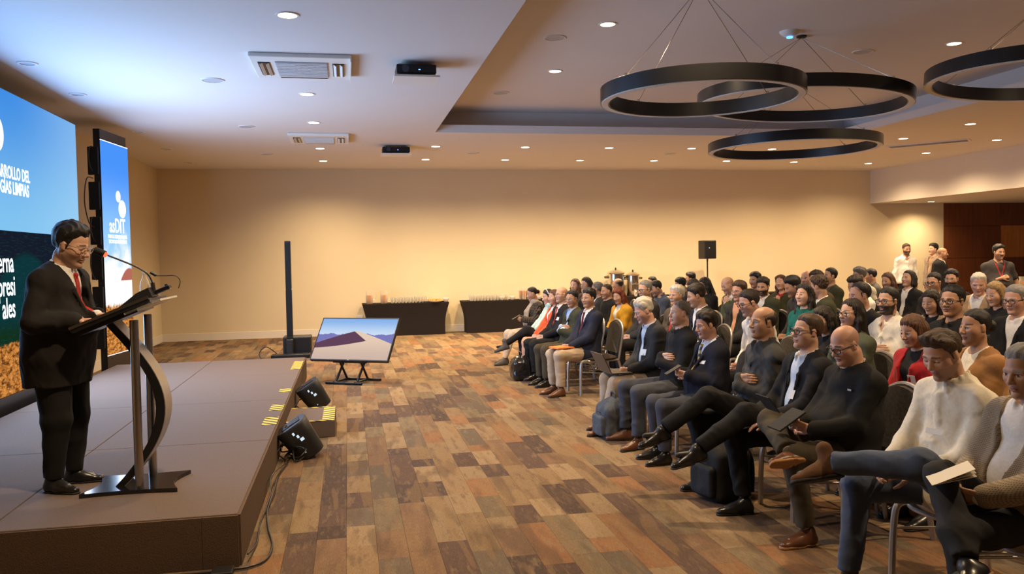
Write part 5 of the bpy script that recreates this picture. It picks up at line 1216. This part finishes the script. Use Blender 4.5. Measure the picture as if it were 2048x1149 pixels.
# ------------------------------------------------------------------ banquet chairs (facing -x once placed with rz = pi)
def make_chair():
    t = empty('banquet_chair', (0, 0, 0))
    fr = MAT['silver_paint']
    def bar(name, pts, w, par=t, n=8): return MB().tube(pts, w, n).build(name, fr, par, True)
    for s in (-1, 1):
        bar('leg', spline([(.22, s*.20, .435), (.285, s*.20, .43), (.315, s*.205, .39), (.325, s*.212, .25), (.33, s*.218, .0)], 4), .018)
        bar('leg', spline([(-.20, s*.195, .43), (-.22, s*.20, .36), (-.27, s*.205, .18), (-.30, s*.21, .0)], 4), .017)
    bar('seat_frame', spline([(-.20, -.2, .43), (.0, -.215, .43), (.20, -.205, .43), (.285, -.13, .43), (.305, 0, .43), (.285, .13, .43), (.20, .205, .43), (.0, .215, .43), (-.20, .2, .43)], 4), .014)
    bar('stretcher', [(-.245, -.2, .27), (-.245, .2, .27)], .009); bar('stretcher', [(.322, -.2, .30), (-.24, -.2, .24)], .008); bar('stretcher', [(.322, .2, .30), (-.24, .2, .24)], .008)
    seat = [RC((.06, -.09, .455), (.06, .09, .455), .20, .20, .05, (V(0, 0, 1), .18)), RC((-.10, -.13, .455), (-.10, .13, .455), .11, .11, .05, (V(0, 0, 1), .32))]
    put('seat', sdf_mesh('seat', seat, .022, (), [MAT['chair_seat_fabric']]), t)
    arch = spline([(-.205, -.2, .43), (-.235, -.205, .60), (-.262, -.205, .75), (-.278, -.16, .87), (-.285, 0, .925), (-.278, .16, .87), (-.262, .205, .75), (-.235, .205, .60), (-.205, .2, .43)], 5)
    bar('back_frame', arch, .0155)
    mb = MB(); n = len(arch); F_ = [mb.bm.verts.new((p[0]+.032 + .02*(1-abs(p[1])/.21), p[1]*.93, max(p[2]-.012, .52))) for p in arch]; Bk = [mb.bm.verts.new((p[0]-.012, p[1]*.93, max(p[2]-.012, .52))) for p in arch]
    cf = mb.bm.verts.new((-.205, 0, .70)); cb = mb.bm.verts.new((-.285, 0, .70))
    for i in range(n):
        j = (i+1) % n
        if (F_[i].co - F_[j].co).length < 1e-6: continue
        mb.bm.faces.new((F_[i], F_[j], cf)); mb.bm.faces.new((Bk[j], Bk[i], cb)); mb.bm.faces.new((F_[i], Bk[i], Bk[j], F_[j]))
    mb.build('backrest', MAT['chair_fabric'], t, True)
    return t
chair0 = make_chair(); chair_used = [False]
def place_chair(x, y, rz, label, s=1.):
    c = copy_tree(chair0) if chair_used[0] else chair0; chair_used[0] = True
    c.location = (x, y, 0); c.rotation_euler = (0, 0, rz); return tag(c, label, 'chair', 'banquet chairs of the audience')

# ------------------------------------------------------------------ people
def rowx(k): return 3.12 + .9*(k - 1)
def seat(px, k, sp, dy=0., dx=None, chair=True, clabel=None, s_lim=(.92, 1.10)):
    """a seated person of row k whose head is seen at photo pixel px; dy turns the body towards the door side"""
    dx = (-.14 if k == 1 else 0.) if dx is None else dx
    if k == 1 and 'lean' not in sp: sp['lean'] = (-.26, -.06)
    base = dict(female=False, lean=(-.12, .02), head=(0, .05, 0), arms='lap', legs='flat'); b_ = dict(base, **sp)
    J = pose(b_); rz = math.pi + dy; R = np.array([[math.cos(rz), -math.sin(rz), 0], [math.sin(rz), math.cos(rz), 0], [0, 0, 1]]); hc = R @ J['hc']; s = 1.
    X = rowx(k) + dx
    for _ in range(3):
        p = on(0, X + hc[0]*s, *px); s = float(np.clip(p[2]/hc[2], *s_lim))
    y = p[1] - hc[1]*s
    sp.setdefault('seed', int(px[0])); root, J = person(sp, (X, y, 0), rz, s)
    if chair: place_chair(rowx(k) + .02, y, rz if abs(dy) < .12 else math.pi + dy*.5, clabel or ' '.join(('banquet chair under the ' + sp['label'].split(',')[0]).split()[:15]))
    def w(q): return np.array(root.location) + s*(R @ np.asarray(q, float))
    return root, J, w, R, s
def stand(px, y, rz, sp, gz=0., s_lim=(.9, 1.12)):
    sp = dict(dict(legs='stand', arms='side', lean=(-.02, .04), group='people standing at the back'), **sp); J = pose(dict(dict(female=False, head=(0, .05, 0)), **sp))
    R = np.array([[math.cos(rz), -math.sin(rz), 0], [math.sin(rz), math.cos(rz), 0], [0, 0, 1]]); p = on(1, y, *px); hc = R @ J['hc']; s = float(np.clip((p[2]-gz)/hc[2], *s_lim))
    root, J = person(sp, (p[0] - hc[0]*s, y - hc[1]*s, gz), rz, s)
    def w(q): return np.array(root.location) + s*(R @ np.asarray(q, float))
    return root, J, w, R, s
DR = ('dress', 'black_leather'); TB = 'tan_rubber'
# the speaker on stage
rz = math.radians(-14); Rz = np.array([[math.cos(rz), -math.sin(rz), 0], [math.sin(rz), math.cos(rz), 0], [0, 0, 1]]); LOCP = V(-1.86, 5.83, ZS); SP = .965
def ploc(p): return Rz.T @ ((np.asarray(p, float) - LOCP)/SP)
hl, hr = ploc(on_desk(.10, .05, .035)), ploc(on_desk(.03, -.12, .04))
person(dict(label='standing speaker in a dark suit and red tie reading at the lectern', group='speaker on stage', q=0, legs='stand', lean=(.0, .10), head=(.0, .34, 0), hscale=1.16, girth=1.2, belly=.06, wide=1.12, neck=1.15,
    arms=(hl, (0, 0, -1), hr, (0, 0, -1), (1, -.1, .05), (1, .25, .05), .3), hair=('full', 'black'), skin='light', beard='stubble', glasses='metal_frame',
    outer=('jacket', 'black_suit'), shirt='white_shirt', tie='red_tie', pants='black_suit_trouser', thick=1.22, hem=.97, vw=.085, wb=-.36, seed=5), LOCP, rz, SP)

# front row, far block
_, J, w, _, _ = seat((1064, 588), 1, dict(label='woman with a bun and taupe scarf at the far end of the front row', q=1, female=True, hair=('bun', 'black'), outer=('open', 'lace_black'), shirt='black_cloth', collar=False, scarf='taupe_scarf', pants='cream_skirt', sock=(.45, .28, .2), shoes=('dress', 'grey_suede'), legs='fwd', arms='phone', head=(.0, .3, 0), skin='tan'), .1)
ph = empty('mobile_phone', w(J['WL']*.5 + J['WR']*.5 + V(.10, 0, .035)), 0, 'small phone in the hands of the woman with the taupe scarf', 'phone'); MB().box((-.075, -.036, -.004), (.075, .036, .004), bev=.003).build('phone_case', MAT['black_plastic'], ph); ph.rotation_euler = (0, .5, math.pi)
seat((1096, 596), 1, dict(label='woman with a white headband and mint scarf, legs crossed, front row', q=1, female=True, hair=('long', 'black'), outer=('sweater', 'white_knit'), scarf='mint', headband='white_plastic', pants='black_trouser', shoes=('boot', 'grey_suede'), legs='cross_l', arms='lap', head=(.05, .25, 0), skin='light'), .1)
seat((1108, 598), 1, dict(label='woman in orange-red jacket half hidden behind the bald man with red tie', q=1, female=True, hair=('long', 'chestnut'), outer=('open', 'orange_red'), shirt='white_shirt', collar=False, pants='peach', shoes=DR, legs='flat', arms='lap', head=(.15, .1, 0), skin='light'), .1)
seat((1123, 590), 1, dict(label='bald man with glasses, red tie and white badge, front row', q=1, hair=('bald', 'salt'), glasses='metal_frame', outer=('jacket', 'black_cloth'), tie='red_tie', badge=(.09, -.17), pants='black_trouser', shoes=DR, arms='lap', head=(.2, .0, 0), skin='light', girth=1.05), .15)
seat((1144, 598), 1, dict(label='man with glasses and blue lanyard, arms crossed, beside the navy suit', q=1, hair=('short', 'black'), glasses='metal_frame', outer=('jacket', 'olive_dark'), shirt='blue_shirt', lanyard='blue_lanyard', badge=(.06, -.24), pants='olive_trouser', shoes=DR, arms='crossed', head=(.45, .12, 0), skin='tan'), .2)
r_, J, w, R, s = seat((1177, 597), 1, dict(label='man in navy suit and beige trousers holding an orange folder on his lap', q=0, hair=('full', 'black'), outer=('jacket', 'navy'), shirt='white_shirt', tie='maroon', pants='beige_trouser', shoes=('dress', 'brown_leather'), arms='lap', legs='flat', head=(.35, .05, 0), skin='tan', girth=1.05, vw=.085), .22)
t = tag(MB().box((-.16, -.12, 0), (.16, .12, .012), bev=.003).box((-.155, -.115, .012), (.15, .115, .017)).build('orange_folder', MAT['folder_orange']), 'orange folder lying on the lap of the man in navy suit', 'folder'); p = w((.33, .02, .622)); t.location = p; t.rotation_euler = (.0, .02, math.pi + .25)
# front row, near block
r_, J, w, R, s = seat((1287, 622), 1, dict(label='white-haired man in dark jacket and blue shirt with an open laptop', q=0, hair=('full', 'white'), outer=('open', 'charcoal'), shirt='check_shirt', pants='beige_trouser', shoes=('dress', 'brown_leather'), sock=(.12, .08, .06), arms='lap', legs='fwd', hem=.84, lean=(-.12, .06), head=(.0, .38, 0), skin='pink', badge=(.075, -.24), badge_size=(.04, .032)), .05)
lp = empty('laptop', w((.40, .0, .618)), math.pi + .08, 'thin dark laptop open on the lap of the white-haired man', 'laptop')
MB().box((-.12, -.16, 0), (.10, .16, .014), bev=.003).build('keyboard_deck', MAT['laptop_grey'], lp); MB().box((-.004, -.16, 0), (.006, .16, .22), M=Matrix.Translation((.10, 0, .008)) @ Matrix.Rotation(.45, 4, 'Y'), bev=.003).build('lid', MAT['laptop_grey'], lp)
seat((1360, 627), 1, dict(label='man with cropped grey hair in black sweater looking ahead, front row', q=0, hair=('buzz', 'salt'), outer=('sweater', 'black_cloth'), under='grey_jacket', pants='greyblue_trouser', shoes=('dress', 'brown_leather'), arms='crossed', legs='wide', head=(.05, -.02, 0), skin='fair', neck=1.1))
r_, J, w, R, s = seat((1412, 650), 1, dict(label='dark-haired man in navy jacket and striped tie looking at a phone', q=0, hair=('full', 'dark'), outer=('jacket', 'dark_navy'), shirt='lightblue', tie='striped_tie', pants='greyblue_trouser', shoes=DR, arms='phone', legs='flat', head=(.12, .24, 0), skin='pink', badge=(.09, -.15), girth=1.1, belly=.05, vw=.08))
ph = empty('mobile_phone', w(J['WL']*.5 + J['WR']*.5 + V(.115, .01, .045)), 0, 'black mobile phone held by the man with the striped tie', 'phone'); MB().box((-.075, -.036, -.004), (.075, .036, .004), bev=.003).build('phone_case', MAT['black_plastic'], ph); ph.rotation_euler = (0, .5, math.pi)
seat((1526, 646), 1, dict(label='balding man in slate shirt with folded arms and crossed legs', q=0, hair=('sides', 'dark'), outer=('shirt', 'slate_shirt'), pants='black_trouser', shoes=DR, arms='crossed', legs='cross_l', head=(.08, -.02, 0), skin='tan', girth=1.05, neck=1.12))
seat((1614, 664), 1, dict(label='man with thick-rimmed glasses, black blazer and white badge, front row', q=0, hair=('short', 'brown'), glasses='dark_frame', outer=('open', 'black_cloth'), shirt='lightblue', pants='black_trouser', shoes=DR, arms=((.30, .13, .68), (0, 0, -1), (.27, -.10, .67), (0, .3, -1), (.9, -.35, -.35), (1, .2, -.3), .3), legs='cross_l', head=(.05, -.06, 0), skin='fair', badge=(.055, -.24), badge_size=(.022, .032)))
r_, J, w, R, s = seat((1690, 690), 1, dict(label='bald man in black fleece and glasses reading a small dark tablet', q=0, hair=('bald', 'dark'), glasses='dark_frame', outer=('sweater', 'black_fleece'), under='striped_shirt', pants='olive_trouser', shoes=('deck', 'brown_leather', TB), sock=(.35, .27, .2), arms=((.31, .11, .735), (-.15, -.8, .35), (.31, -.075, .735), (-.2, .8, .3), (.65, -.62, .2), (.75, .5, .15), .75), legs='fig4_r', soleR=V(.1, -.80, .55), hem=.9, thick=1.05, head=(.12, .36, 0), skin='pink', girth=1.18, belly=.07, wide=1.08, neck=1.2), .05)
mk = MB().box((-.001, -.03, -.006), (.001, .03, .006)).build('embroidered_mark', MAT['grey_plastic'], r_); e_ = march(torso_prims(J, dict(girth=1.18, belly=.07, female=False), .016), J['N'] - J['T'][:, 2]*.10 + J['T'][:, 1]*.10 + J['T'][:, 0]*.4, -J['T'][:, 0]); mk.matrix_local = mat4(J['T'], e_ + J['T'][:, 0]*.004)
tb = empty('tablet', w((.43, .02, .79)), math.pi, 'dark tablet in an opened black cover held by the bald reader', 'tablet'); MB().box((-.10, -.075, -.006), (.10, .075, .006), bev=.003).build('tablet_body', MAT['black_nylon'], tb).matrix_local = Matrix.Rotation(.55, 4, 'Y'); MB().box((.0, -.078, -.004), (.12, .078, .002)).build('cover', MAT['black_nylon'], tb).matrix_local = Matrix.Translation((.085, 0, .06)) @ Matrix.Rotation(-.9, 4, 'Y')
r_, J, w, R, s = seat((1884, 708), 1, dict(label='young man in white shirt and jeans looking down, ankle on knee', q=0, hair=('quiff', 'brown'), beard='stubble', outer=('shirt', 'cream_shirt'), pants='denim', shoes=('boot', 'brown_suede'), sock=(.03, .03, .03), arms=((.27, .06, .665), (0, -.6, -.6), (.30, -.09, .66), (0, .7, -.4), (.75, -.55, -.1), (.8, .5, -.1), .6), legs='fig4_l', soleL=V(-.1, -.45, .9), lean=(-.22, .02), head=(.15, .46, 0), skin='light', badge=(.0, -.22), badge_size=(.045, .014)), .08)
r_, J, w, R, s = seat((2050, 742), 1, dict(label='man in houndstooth jacket cropped by the picture edge, holding a paper', q=0, hair=('short', 'grey'), outer=('open', 'houndstooth'), shirt='white_shirt', pants='charcoal', shoes=('dress', 'black_leather', TB), arms=((.30, .09, .70), (-.2, -.7, .35), (.30, -.08, .70), (-.2, .7, .35), (.8, -.5, .1), (.8, .5, .1), .8), legs='hang_r', soleR=V(.25, -.72, .6), vw=.10, head=(.1, .22, 0), skin='tan', girth=1.08, belly=.04), .05)
pp = empty('folded_paper', w((.44, .06, .80)), math.pi - .5, 'folded cream paper booklet in the hands of the houndstooth jacket man', 'paper')
for k, a_ in enumerate((.28, .36, .46)): MB().box((-.09, -.075, -.001), (.09, .075, .001)).build('sheet', MAT['paper'], pp).matrix_local = Matrix.Translation((0, 0, .008*k)) @ Matrix.Rotation(a_, 4, 'Y')

# rows behind: (pixel of the head, row, spec, body turn)
M_, F2 = False, True
def g(px, k, label, hair, outer, dy=0., **kw):
    q = kw.pop('q', 2); ch = kw.pop('chair', True); kw.setdefault('shoes', None)
    return seat(px, k, dict(label=label, q=q, hair=hair, outer=outer, **kw), dy, chair=ch)
# second row
g((1150, 571), 2, 'brown-haired woman behind the man with the blue lanyard, second row', ('long', 'chestnut'), ('sweater', 'brown_jacket'), .3, female=True, skin='fair', head=(.5, .05, 0), q=1)
g((1172, 569), 2, 'dark-haired woman with pale glasses behind the navy suit, second row', ('bob', 'dark'), ('sweater', 'black_cloth'), .2, female=True, skin='light', glasses='metal_frame', head=(.3, .1, 0), q=1)
g((1194, 579), 2, 'grey-haired man turned away, second row behind the navy suit', ('short', 'salt'), ('jacket', 'charcoal'), -.2, skin='brown', head=(-.3, .05, 0), q=1)
g((1213, 583), 2, 'heavy man with cropped hair and black jacket beside the mustard jacket', ('buzz', 'dark'), ('sweater', 'black_cloth'), .1, under='white_shirt', skin='tan', head=(.2, .12, 0), girth=1.15, neck=1.15, q=1)
g((1237, 598), 2, 'red-haired woman in mustard jacket looking down, second row', ('wavy', 'red'), ('open', 'mustard'), .25, female=True, skin='light', shirt='white_shirt', collar=False, pants='dark_denim', legs='cross_l', arms='lap', head=(.3, .33, 0), q=1, shoes=DR)
g((1290, 580), 2, 'grey-haired man with dark glasses behind the white-haired man, second row', ('short', 'grey'), ('jacket', 'charcoal'), .1, skin='light', glasses='dark_frame', head=(.3, .1, 0), q=1)
g((1353, 592), 2, 'white-haired moustached man in brown jacket and red tie, second row', ('full', 'white'), ('jacket', 'brown_jacket'), .2, skin='tan', beard='mous', tie='red_tie', head=(.25, .0, 0), q=1)
g((1392, 592), 2, 'dark curly-haired man behind the phone user, second row', ('full', 'dark'), ('jacket', 'dark_navy'), 0, skin='tan', head=(-.2, .3, 0), q=1)
g((1498, 606), 2, 'man in white shirt and thin glasses leaning forward, second row', ('short', 'dark'), ('shirt', 'white_shirt'), .0, skin='pink', glasses='dark_frame', lean=(.0, .25), head=(.0, .3, 0), q=0, shoes=DR)
g((1645, 640), 2, 'woman with dark hair mostly hidden behind the black blazer man', ('long', 'dark'), ('sweater', 'black_cloth'), .1, female=True, skin='fair', head=(.1, .3, 0), q=1)
g((1702, 628), 2, 'woman with long dark hair and glasses behind the bald reader', ('long', 'dark'), ('sweater', 'green_grey'), .05, female=True, skin='fair', glasses='dark_frame', head=(.1, -.03, 0), q=0, shoes=DR)
g((1825, 662), 2, 'woman with brown bob in red blazer looking down, second row', ('bob', 'chestnut'), ('open', 'red_blazer'), .05, female=True, skin='light', shirt='black_cloth', collar=False, badge=(.08, -.18), badge_size=(.03, .04), head=(.12, .3, 0), q=0, shoes=DR)
g((1950, 655), 2, 'woman with tied black hair in camel jacket, second row', ('bun', 'black'), ('open', 'camel'), .0, female=True, skin='tan', shirt='cream_shirt', collar=False, head=(.0, .05, 0), q=0, shoes=DR)
# third row
g((1235, 570), 3, 'balding man in front of the left urn, third row', ('sides', 'dark'), ('shirt', 'cream_shirt'), -.2, skin='tan', head=(-.2, .05, 0))
g((1312, 577), 3, 'man in grey-blue shirt with black hair looking down, third row', ('short', 'black'), ('shirt', 'greyblue_shirt'), .0, skin='tan', head=(.0, .4, 0), q=1)
g((1387, 576), 3, 'dark-haired woman looking down between other dark heads, third row', ('bob', 'black'), ('sweater', 'black_cloth'), .2, female=True, skin='light', head=(.3, .4, 0))
g((1478, 583), 3, 'man with long grey-brown hair, glasses and peach shirt, third row', ('full', 'brown'), ('open', 'charcoal'), .2, shirt='peach', skin='pink', glasses='metal_frame', badge=(.03, -.2), head=(.25, .1, 0), q=1)
g((1608, 591), 3, 'woman with long dark hair in teal blouse, third row', ('wavy', 'dark'), ('shirt', 'teal'), .2, female=True, skin='fair', badge=(.06, -.22), badge_size=(.014, .04), arms='crossed', head=(.2, -.05, 0), q=1)
g((1719, 592), 3, 'ruddy man with dark receding hair seen in profile, third row', ('receding', 'black'), ('jacket', 'black_cloth'), -.05, skin='pink', head=(.0, .1, 0), q=1)
g((1776, 603), 3, 'bearded man with glasses in a white shirt, arms folded, third row', ('short', 'black'), ('shirt', 'cream_shirt'), .1, skin='light', beard='full', glasses='dark_frame', arms='crossed', head=(.2, .02, 0), vneck=.05, q=0)
g((1905, 603), 3, 'serious man with rectangular glasses in black shirt, third row', ('short', 'black'), ('sweater', 'black_cloth'), .1, skin='tan', glasses='dark_frame', head=(.25, .02, 0), q=0)
# fourth row
g((1409, 570), 4, 'person with long black hair over the shoulders, fourth row', ('long', 'black'), ('sweater', 'black_cloth'), .0, female=True, skin='tan', head=(-.1, .3, 0))
g((1304, 566), 4, 'dark-haired person beside the right urn, fourth row', ('short', 'black'), ('sweater', 'charcoal'), .1, skin='fair', head=(.2, .15, 0))
g((1361, 570), 4, 'dark head rising just behind the white-haired moustached man', ('full', 'black'), ('sweater', 'charcoal'), .0, skin='tan', head=(-.3, .3, 0))
g((1455, 571), 4, 'bald man bowed over his hands in front of the back wall, fourth row', ('bald', 'dark'), ('jacket', 'green_grey'), .1, skin='light', lean=(.05, .2), head=(.0, .4, 0), arms='chin')
g((1526, 574), 4, 'bearded dark-haired man in olive jacket, fourth row', ('full', 'dark'), ('jacket', 'olive_dark'), .3, skin='tan', beard='full', head=(.4, .2, 0), q=1)
g((1585, 574), 4, 'man with tousled black hair bowed down, fourth row', ('full', 'black'), ('shirt', 'slate_shirt'), .0, skin='tan', lean=(.0, .2), head=(-.1, .4, 0))
g((1637, 574), 4, 'brown-haired man in dark green jacket seen from behind, fourth row', ('curly', 'brown'), ('jacket', 'olive_dark'), -.4, skin='tan', head=(-.5, .2, 0), q=1)
g((1862, 604), 4, 'young woman with long brown hair looking down, fourth row', ('long', 'dark'), ('open', 'tan_coat'), .15, female=True, skin='light', shirt='black_cloth', collar=False, head=(.2, .33, 0), q=1)
g((2031, 600), 4, 'grey-haired man with glasses, dark jacket and white badge, fourth row', ('short', 'grey'), ('jacket', 'black_cloth'), .1, skin='pink', glasses='dark_frame', badge=(.07, -.2), badge_size=(.025, .04), head=(.15, .15, 0), q=1)
# fifth row and beyond
g((1510, 561), 5, 'black-haired man behind the bearded olive jacket, fifth row', ('full', 'black'), ('sweater', 'black_cloth'), .2, skin='tan', head=(.2, .1, 0))
g((1562, 566), 5, 'woman with long chestnut hair and red top resting her cheek, fifth row', ('wavy', 'chestnut'), ('open', 'olive_dark'), .3, female=True, shirt='red_blazer', collar=False, skin='light', arms='chin', head=(.3, -.05, .15), q=1)
g((1711, 572), 5, 'man with dark hair bowed down before the white shirts, fifth row', ('full', 'dark'), ('shirt', 'white_shirt'), .0, skin='tan', head=(.1, .4, 0))
g((1380, 558), 5, 'tall dark-haired head in front of the back wall, left of the speaker pole', ('full', 'black'), ('sweater', 'black_cloth'), .0, skin='tan', head=(-.2, .1, 0))
_, J, w, _, _ = g((1990, 588), 5, 'woman with long fair hair looking at a white card, fifth row', ('long', 'blond'), ('sweater', 'black_cloth'), .1, female=True, skin='light', arms='phone', head=(.1, .3, 0), q=1)
g((1632, 561), 5, 'curly dark-haired person behind the brown-haired man, fifth row', ('curly', 'dark'), ('jacket', 'brown_jacket'), .2, skin='tan', head=(.3, .1, 0))
g((1612, 557), 6, 'bald man far back behind the teal blouse woman', ('bald', 'dark'), ('sweater', 'charcoal'), .2, skin='pink', head=(.4, .1, 0))
g((1660, 553), 6, 'dark-haired man in dark green jacket looking sideways, far back', ('short', 'black'), ('jacket', 'olive_dark'), .0, shirt='grey_jacket', skin='tan', head=(.0, -.05, 0), q=1)
g((1957, 568), 6, 'white-haired elderly man looking down by the wood panelling', ('short', 'white'), ('jacket', 'tan_coat'), .4, shirt='white_shirt', skin='pink', head=(.4, .3, 0), q=1)
g((1868, 566), 6, 'man with glasses and full cheeks in white collar, far back', ('short', 'black'), ('sweater', 'charcoal'), .2, under='white_shirt', skin='tan', glasses='dark_frame', head=(.2, .1, 0), girth=1.1, q=1)
g((1718, 552), 7, 'grey-haired man in white shirt leaning forward, far back', ('full', 'salt'), ('shirt', 'cream_shirt'), .0, skin='tan', lean=(.05, .3), head=(-.1, .15, 0), q=1)
g((1817, 558), 7, 'man with wavy shoulder hair and black jacket over white shirt, far back', ('bob', 'dark'), ('open', 'black_cloth'), .1, shirt='white_shirt', skin='light', head=(.1, -.1, 0), q=1)
g((1775, 561), 7, 'woman with straight brown hair looking down, far back by the wall', ('long', 'chestnut'), ('sweater', 'black_cloth'), .1, female=True, skin='light', head=(.2, .3, 0))
g((1903, 559), 7, 'young man with glasses and dark beard facing front, far back', ('full', 'black'), ('sweater', 'black_cloth'), .35, skin='tan', beard='full', glasses='metal_frame', head=(.3, .05, 0), q=1)
g((1741, 552), 8, 'dark-haired man in grey shirt behind the white shirt, last row', ('short', 'black'), ('shirt', 'grey_jacket'), -.2, skin='tan', head=(-.3, .1, 0))
cd = tag(MB().box((-.06, -.045, -.002), (.06, .045, .002)).build('white_card', MAT['paper']), 'white card held by the woman with long fair hair', 'card'); cd.location = w(J['WL']*.5 + J['WR']*.5 + V(.12, 0, .04)); cd.rotation_euler = (0, .5, math.pi)
# standing at the back
stand((1813, 499), 17.6, -math.pi/2 - .15, dict(label='bearded man in white shirt standing before the back wall', q=1, hair=('short', 'brown'), beard='full', outer=('shirt', 'white_shirt'), vneck=.04, pants='black_trouser', shoes=DR, skin='tan', head=(.0, .12, 0)))
stand((1866, 499), 17.0, math.pi, dict(label='dark-haired man in plaid jacket standing in profile by the panelling', q=1, hair=('full', 'black'), outer=('open', 'plaid'), shirt='tan_coat', pants='black_trouser', shoes=DR, skin='fair', head=(.1, .0, 0)))
stand((1885, 507), 15.8, math.radians(-50), dict(label='bald man in black jacket standing turned away by the panelling', q=1, hair=('bald', 'dark'), beard='stubble', outer=('jacket', 'black_cloth'), pants='black_trouser', shoes=DR, skin='tan', head=(.2, .1, 0), girth=1.1, wide=1.05))
stand((1998, 505), 12.4, -math.pi/2 - .35, dict(label='man with moustache in grey tee shirt standing, hand on his chest', q=1, hair=('full', 'black'), beard='mous', outer=('sweater', 'grey_tee'), sleeve=-.35, collar=False, pants='black_trouser', shoes=DR, skin='tan', lanyard='red_lanyard', girth=1.15, belly=.06, wide=1.08,
    arms=((.06, .30, .92), (0, -1, 0), (.22, -.02, 1.22), (-.8, .2, -.3), (.1, .1, -1), (.2, .8, .3), .9), head=(.2, .1, 0)))
# empty chairs
for i, (x, y, l) in enumerate(((5.0, 5.28, 'empty banquet chair behind the woman in camel jacket'), (5.0, 4.72, 'empty banquet chair farther right behind the woman in camel jacket'), (5.90, 6.75, 'empty banquet chair behind the man in black shirt with glasses'),
    (4.06, 3.95, 'empty banquet chair beside the woman in camel jacket'), (6.8, 8.4, 'empty banquet chair in front of the elderly man by the panelling'), (6.8, 9.05, 'empty banquet chair behind the young woman looking down'), (7.7, 9.9, 'empty banquet chair in front of the far man with the wavy hair'),
    (4.9, 7.3, 'empty banquet chair between the teal blouse and the ruddy man'), (5.8, 10.25, 'empty banquet chair behind the teal blouse woman'), (6.8, 10.35, 'empty banquet chair in front of the men in white shirts'), (7.7, 7.9, 'empty banquet chair beside the elderly man'), (5.9, 5.55, 'empty banquet chair below the man with the white badge'))):
    place_chair(x, y, math.pi, l)

# ------------------------------------------------------------------ bags on the floor
def bag(name, x, y, label, m, size=(.16, .13, .42), rz=0., pockets=True):
    t = empty(name, (x, y, 0), rz, label, 'bag'); a_, b_, h = size
    put('bag_body', sdf_mesh('bag_body', [BX((0, 0, h*.40), (a_, b_, h*.40), .05, None, .04), EL((0, 0, h*.62), (a_*.92, b_*.95, h*.36), None, .06)], .012, (), [MAT[m]], folds(.008, 22, 3)), t)
    if pockets:
        put('front_pocket', sdf_mesh('front_pocket', [BX((-a_*.95, 0, h*.32), (a_*.35, b_*.8, h*.25), .03)], .012, (), [MAT[m]], folds(.004, 30, 9)), t)
        MB().tube(spline([(-a_*.95, -b_*.8, h*.55), (-a_*1.12, 0, h*.64), (-a_*.95, b_*.8, h*.55)], 5), .005, 6).build('zip', MAT['dark_metal'], t, True)
    MB().tube(spline([(0, -.05, h*.95), (0, -.04, h*1.08), (0, .04, h*1.08), (0, .05, h*.95)], 5), .010, 6).build('carry_handle', MAT[m], t, True)
    for s_ in (-1, 1): MB().tube(spline([(a_*.6, s_*b_*.6, h*.92), (a_*1.15, s_*b_*.7, h*.6), (a_*1.0, s_*b_*.9, h*.12)], 5), .016, 6).build('strap', MAT[m], t, True)
    return t
bag('backpack', 2.62, 5.50, 'black backpack standing by the feet of the black blazer man', 'black_nylon', (.15, .16, .46), .2)
bag('backpack', 2.50, 7.62, 'grey canvas backpack between the beige trousers and grey trousers', 'grey_canvas', (.14, .15, .40), .1)
bag('handbag', 2.40, 11.55, 'glossy black handbag on the floor at the far front row', 'patent', (.13, .17, .36), .0, False)
bag('shoulder_bag', 3.72, 4.62, 'brown leather bag on the chair gap behind the bald reader', 'tan_leather', (.13, .17, .66), .2, False)
bag('floor_bag', 2.72, 3.30, 'shiny black bag at the lower picture edge under the houndstooth man', 'patent', (.20, .18, .20), .0, False)
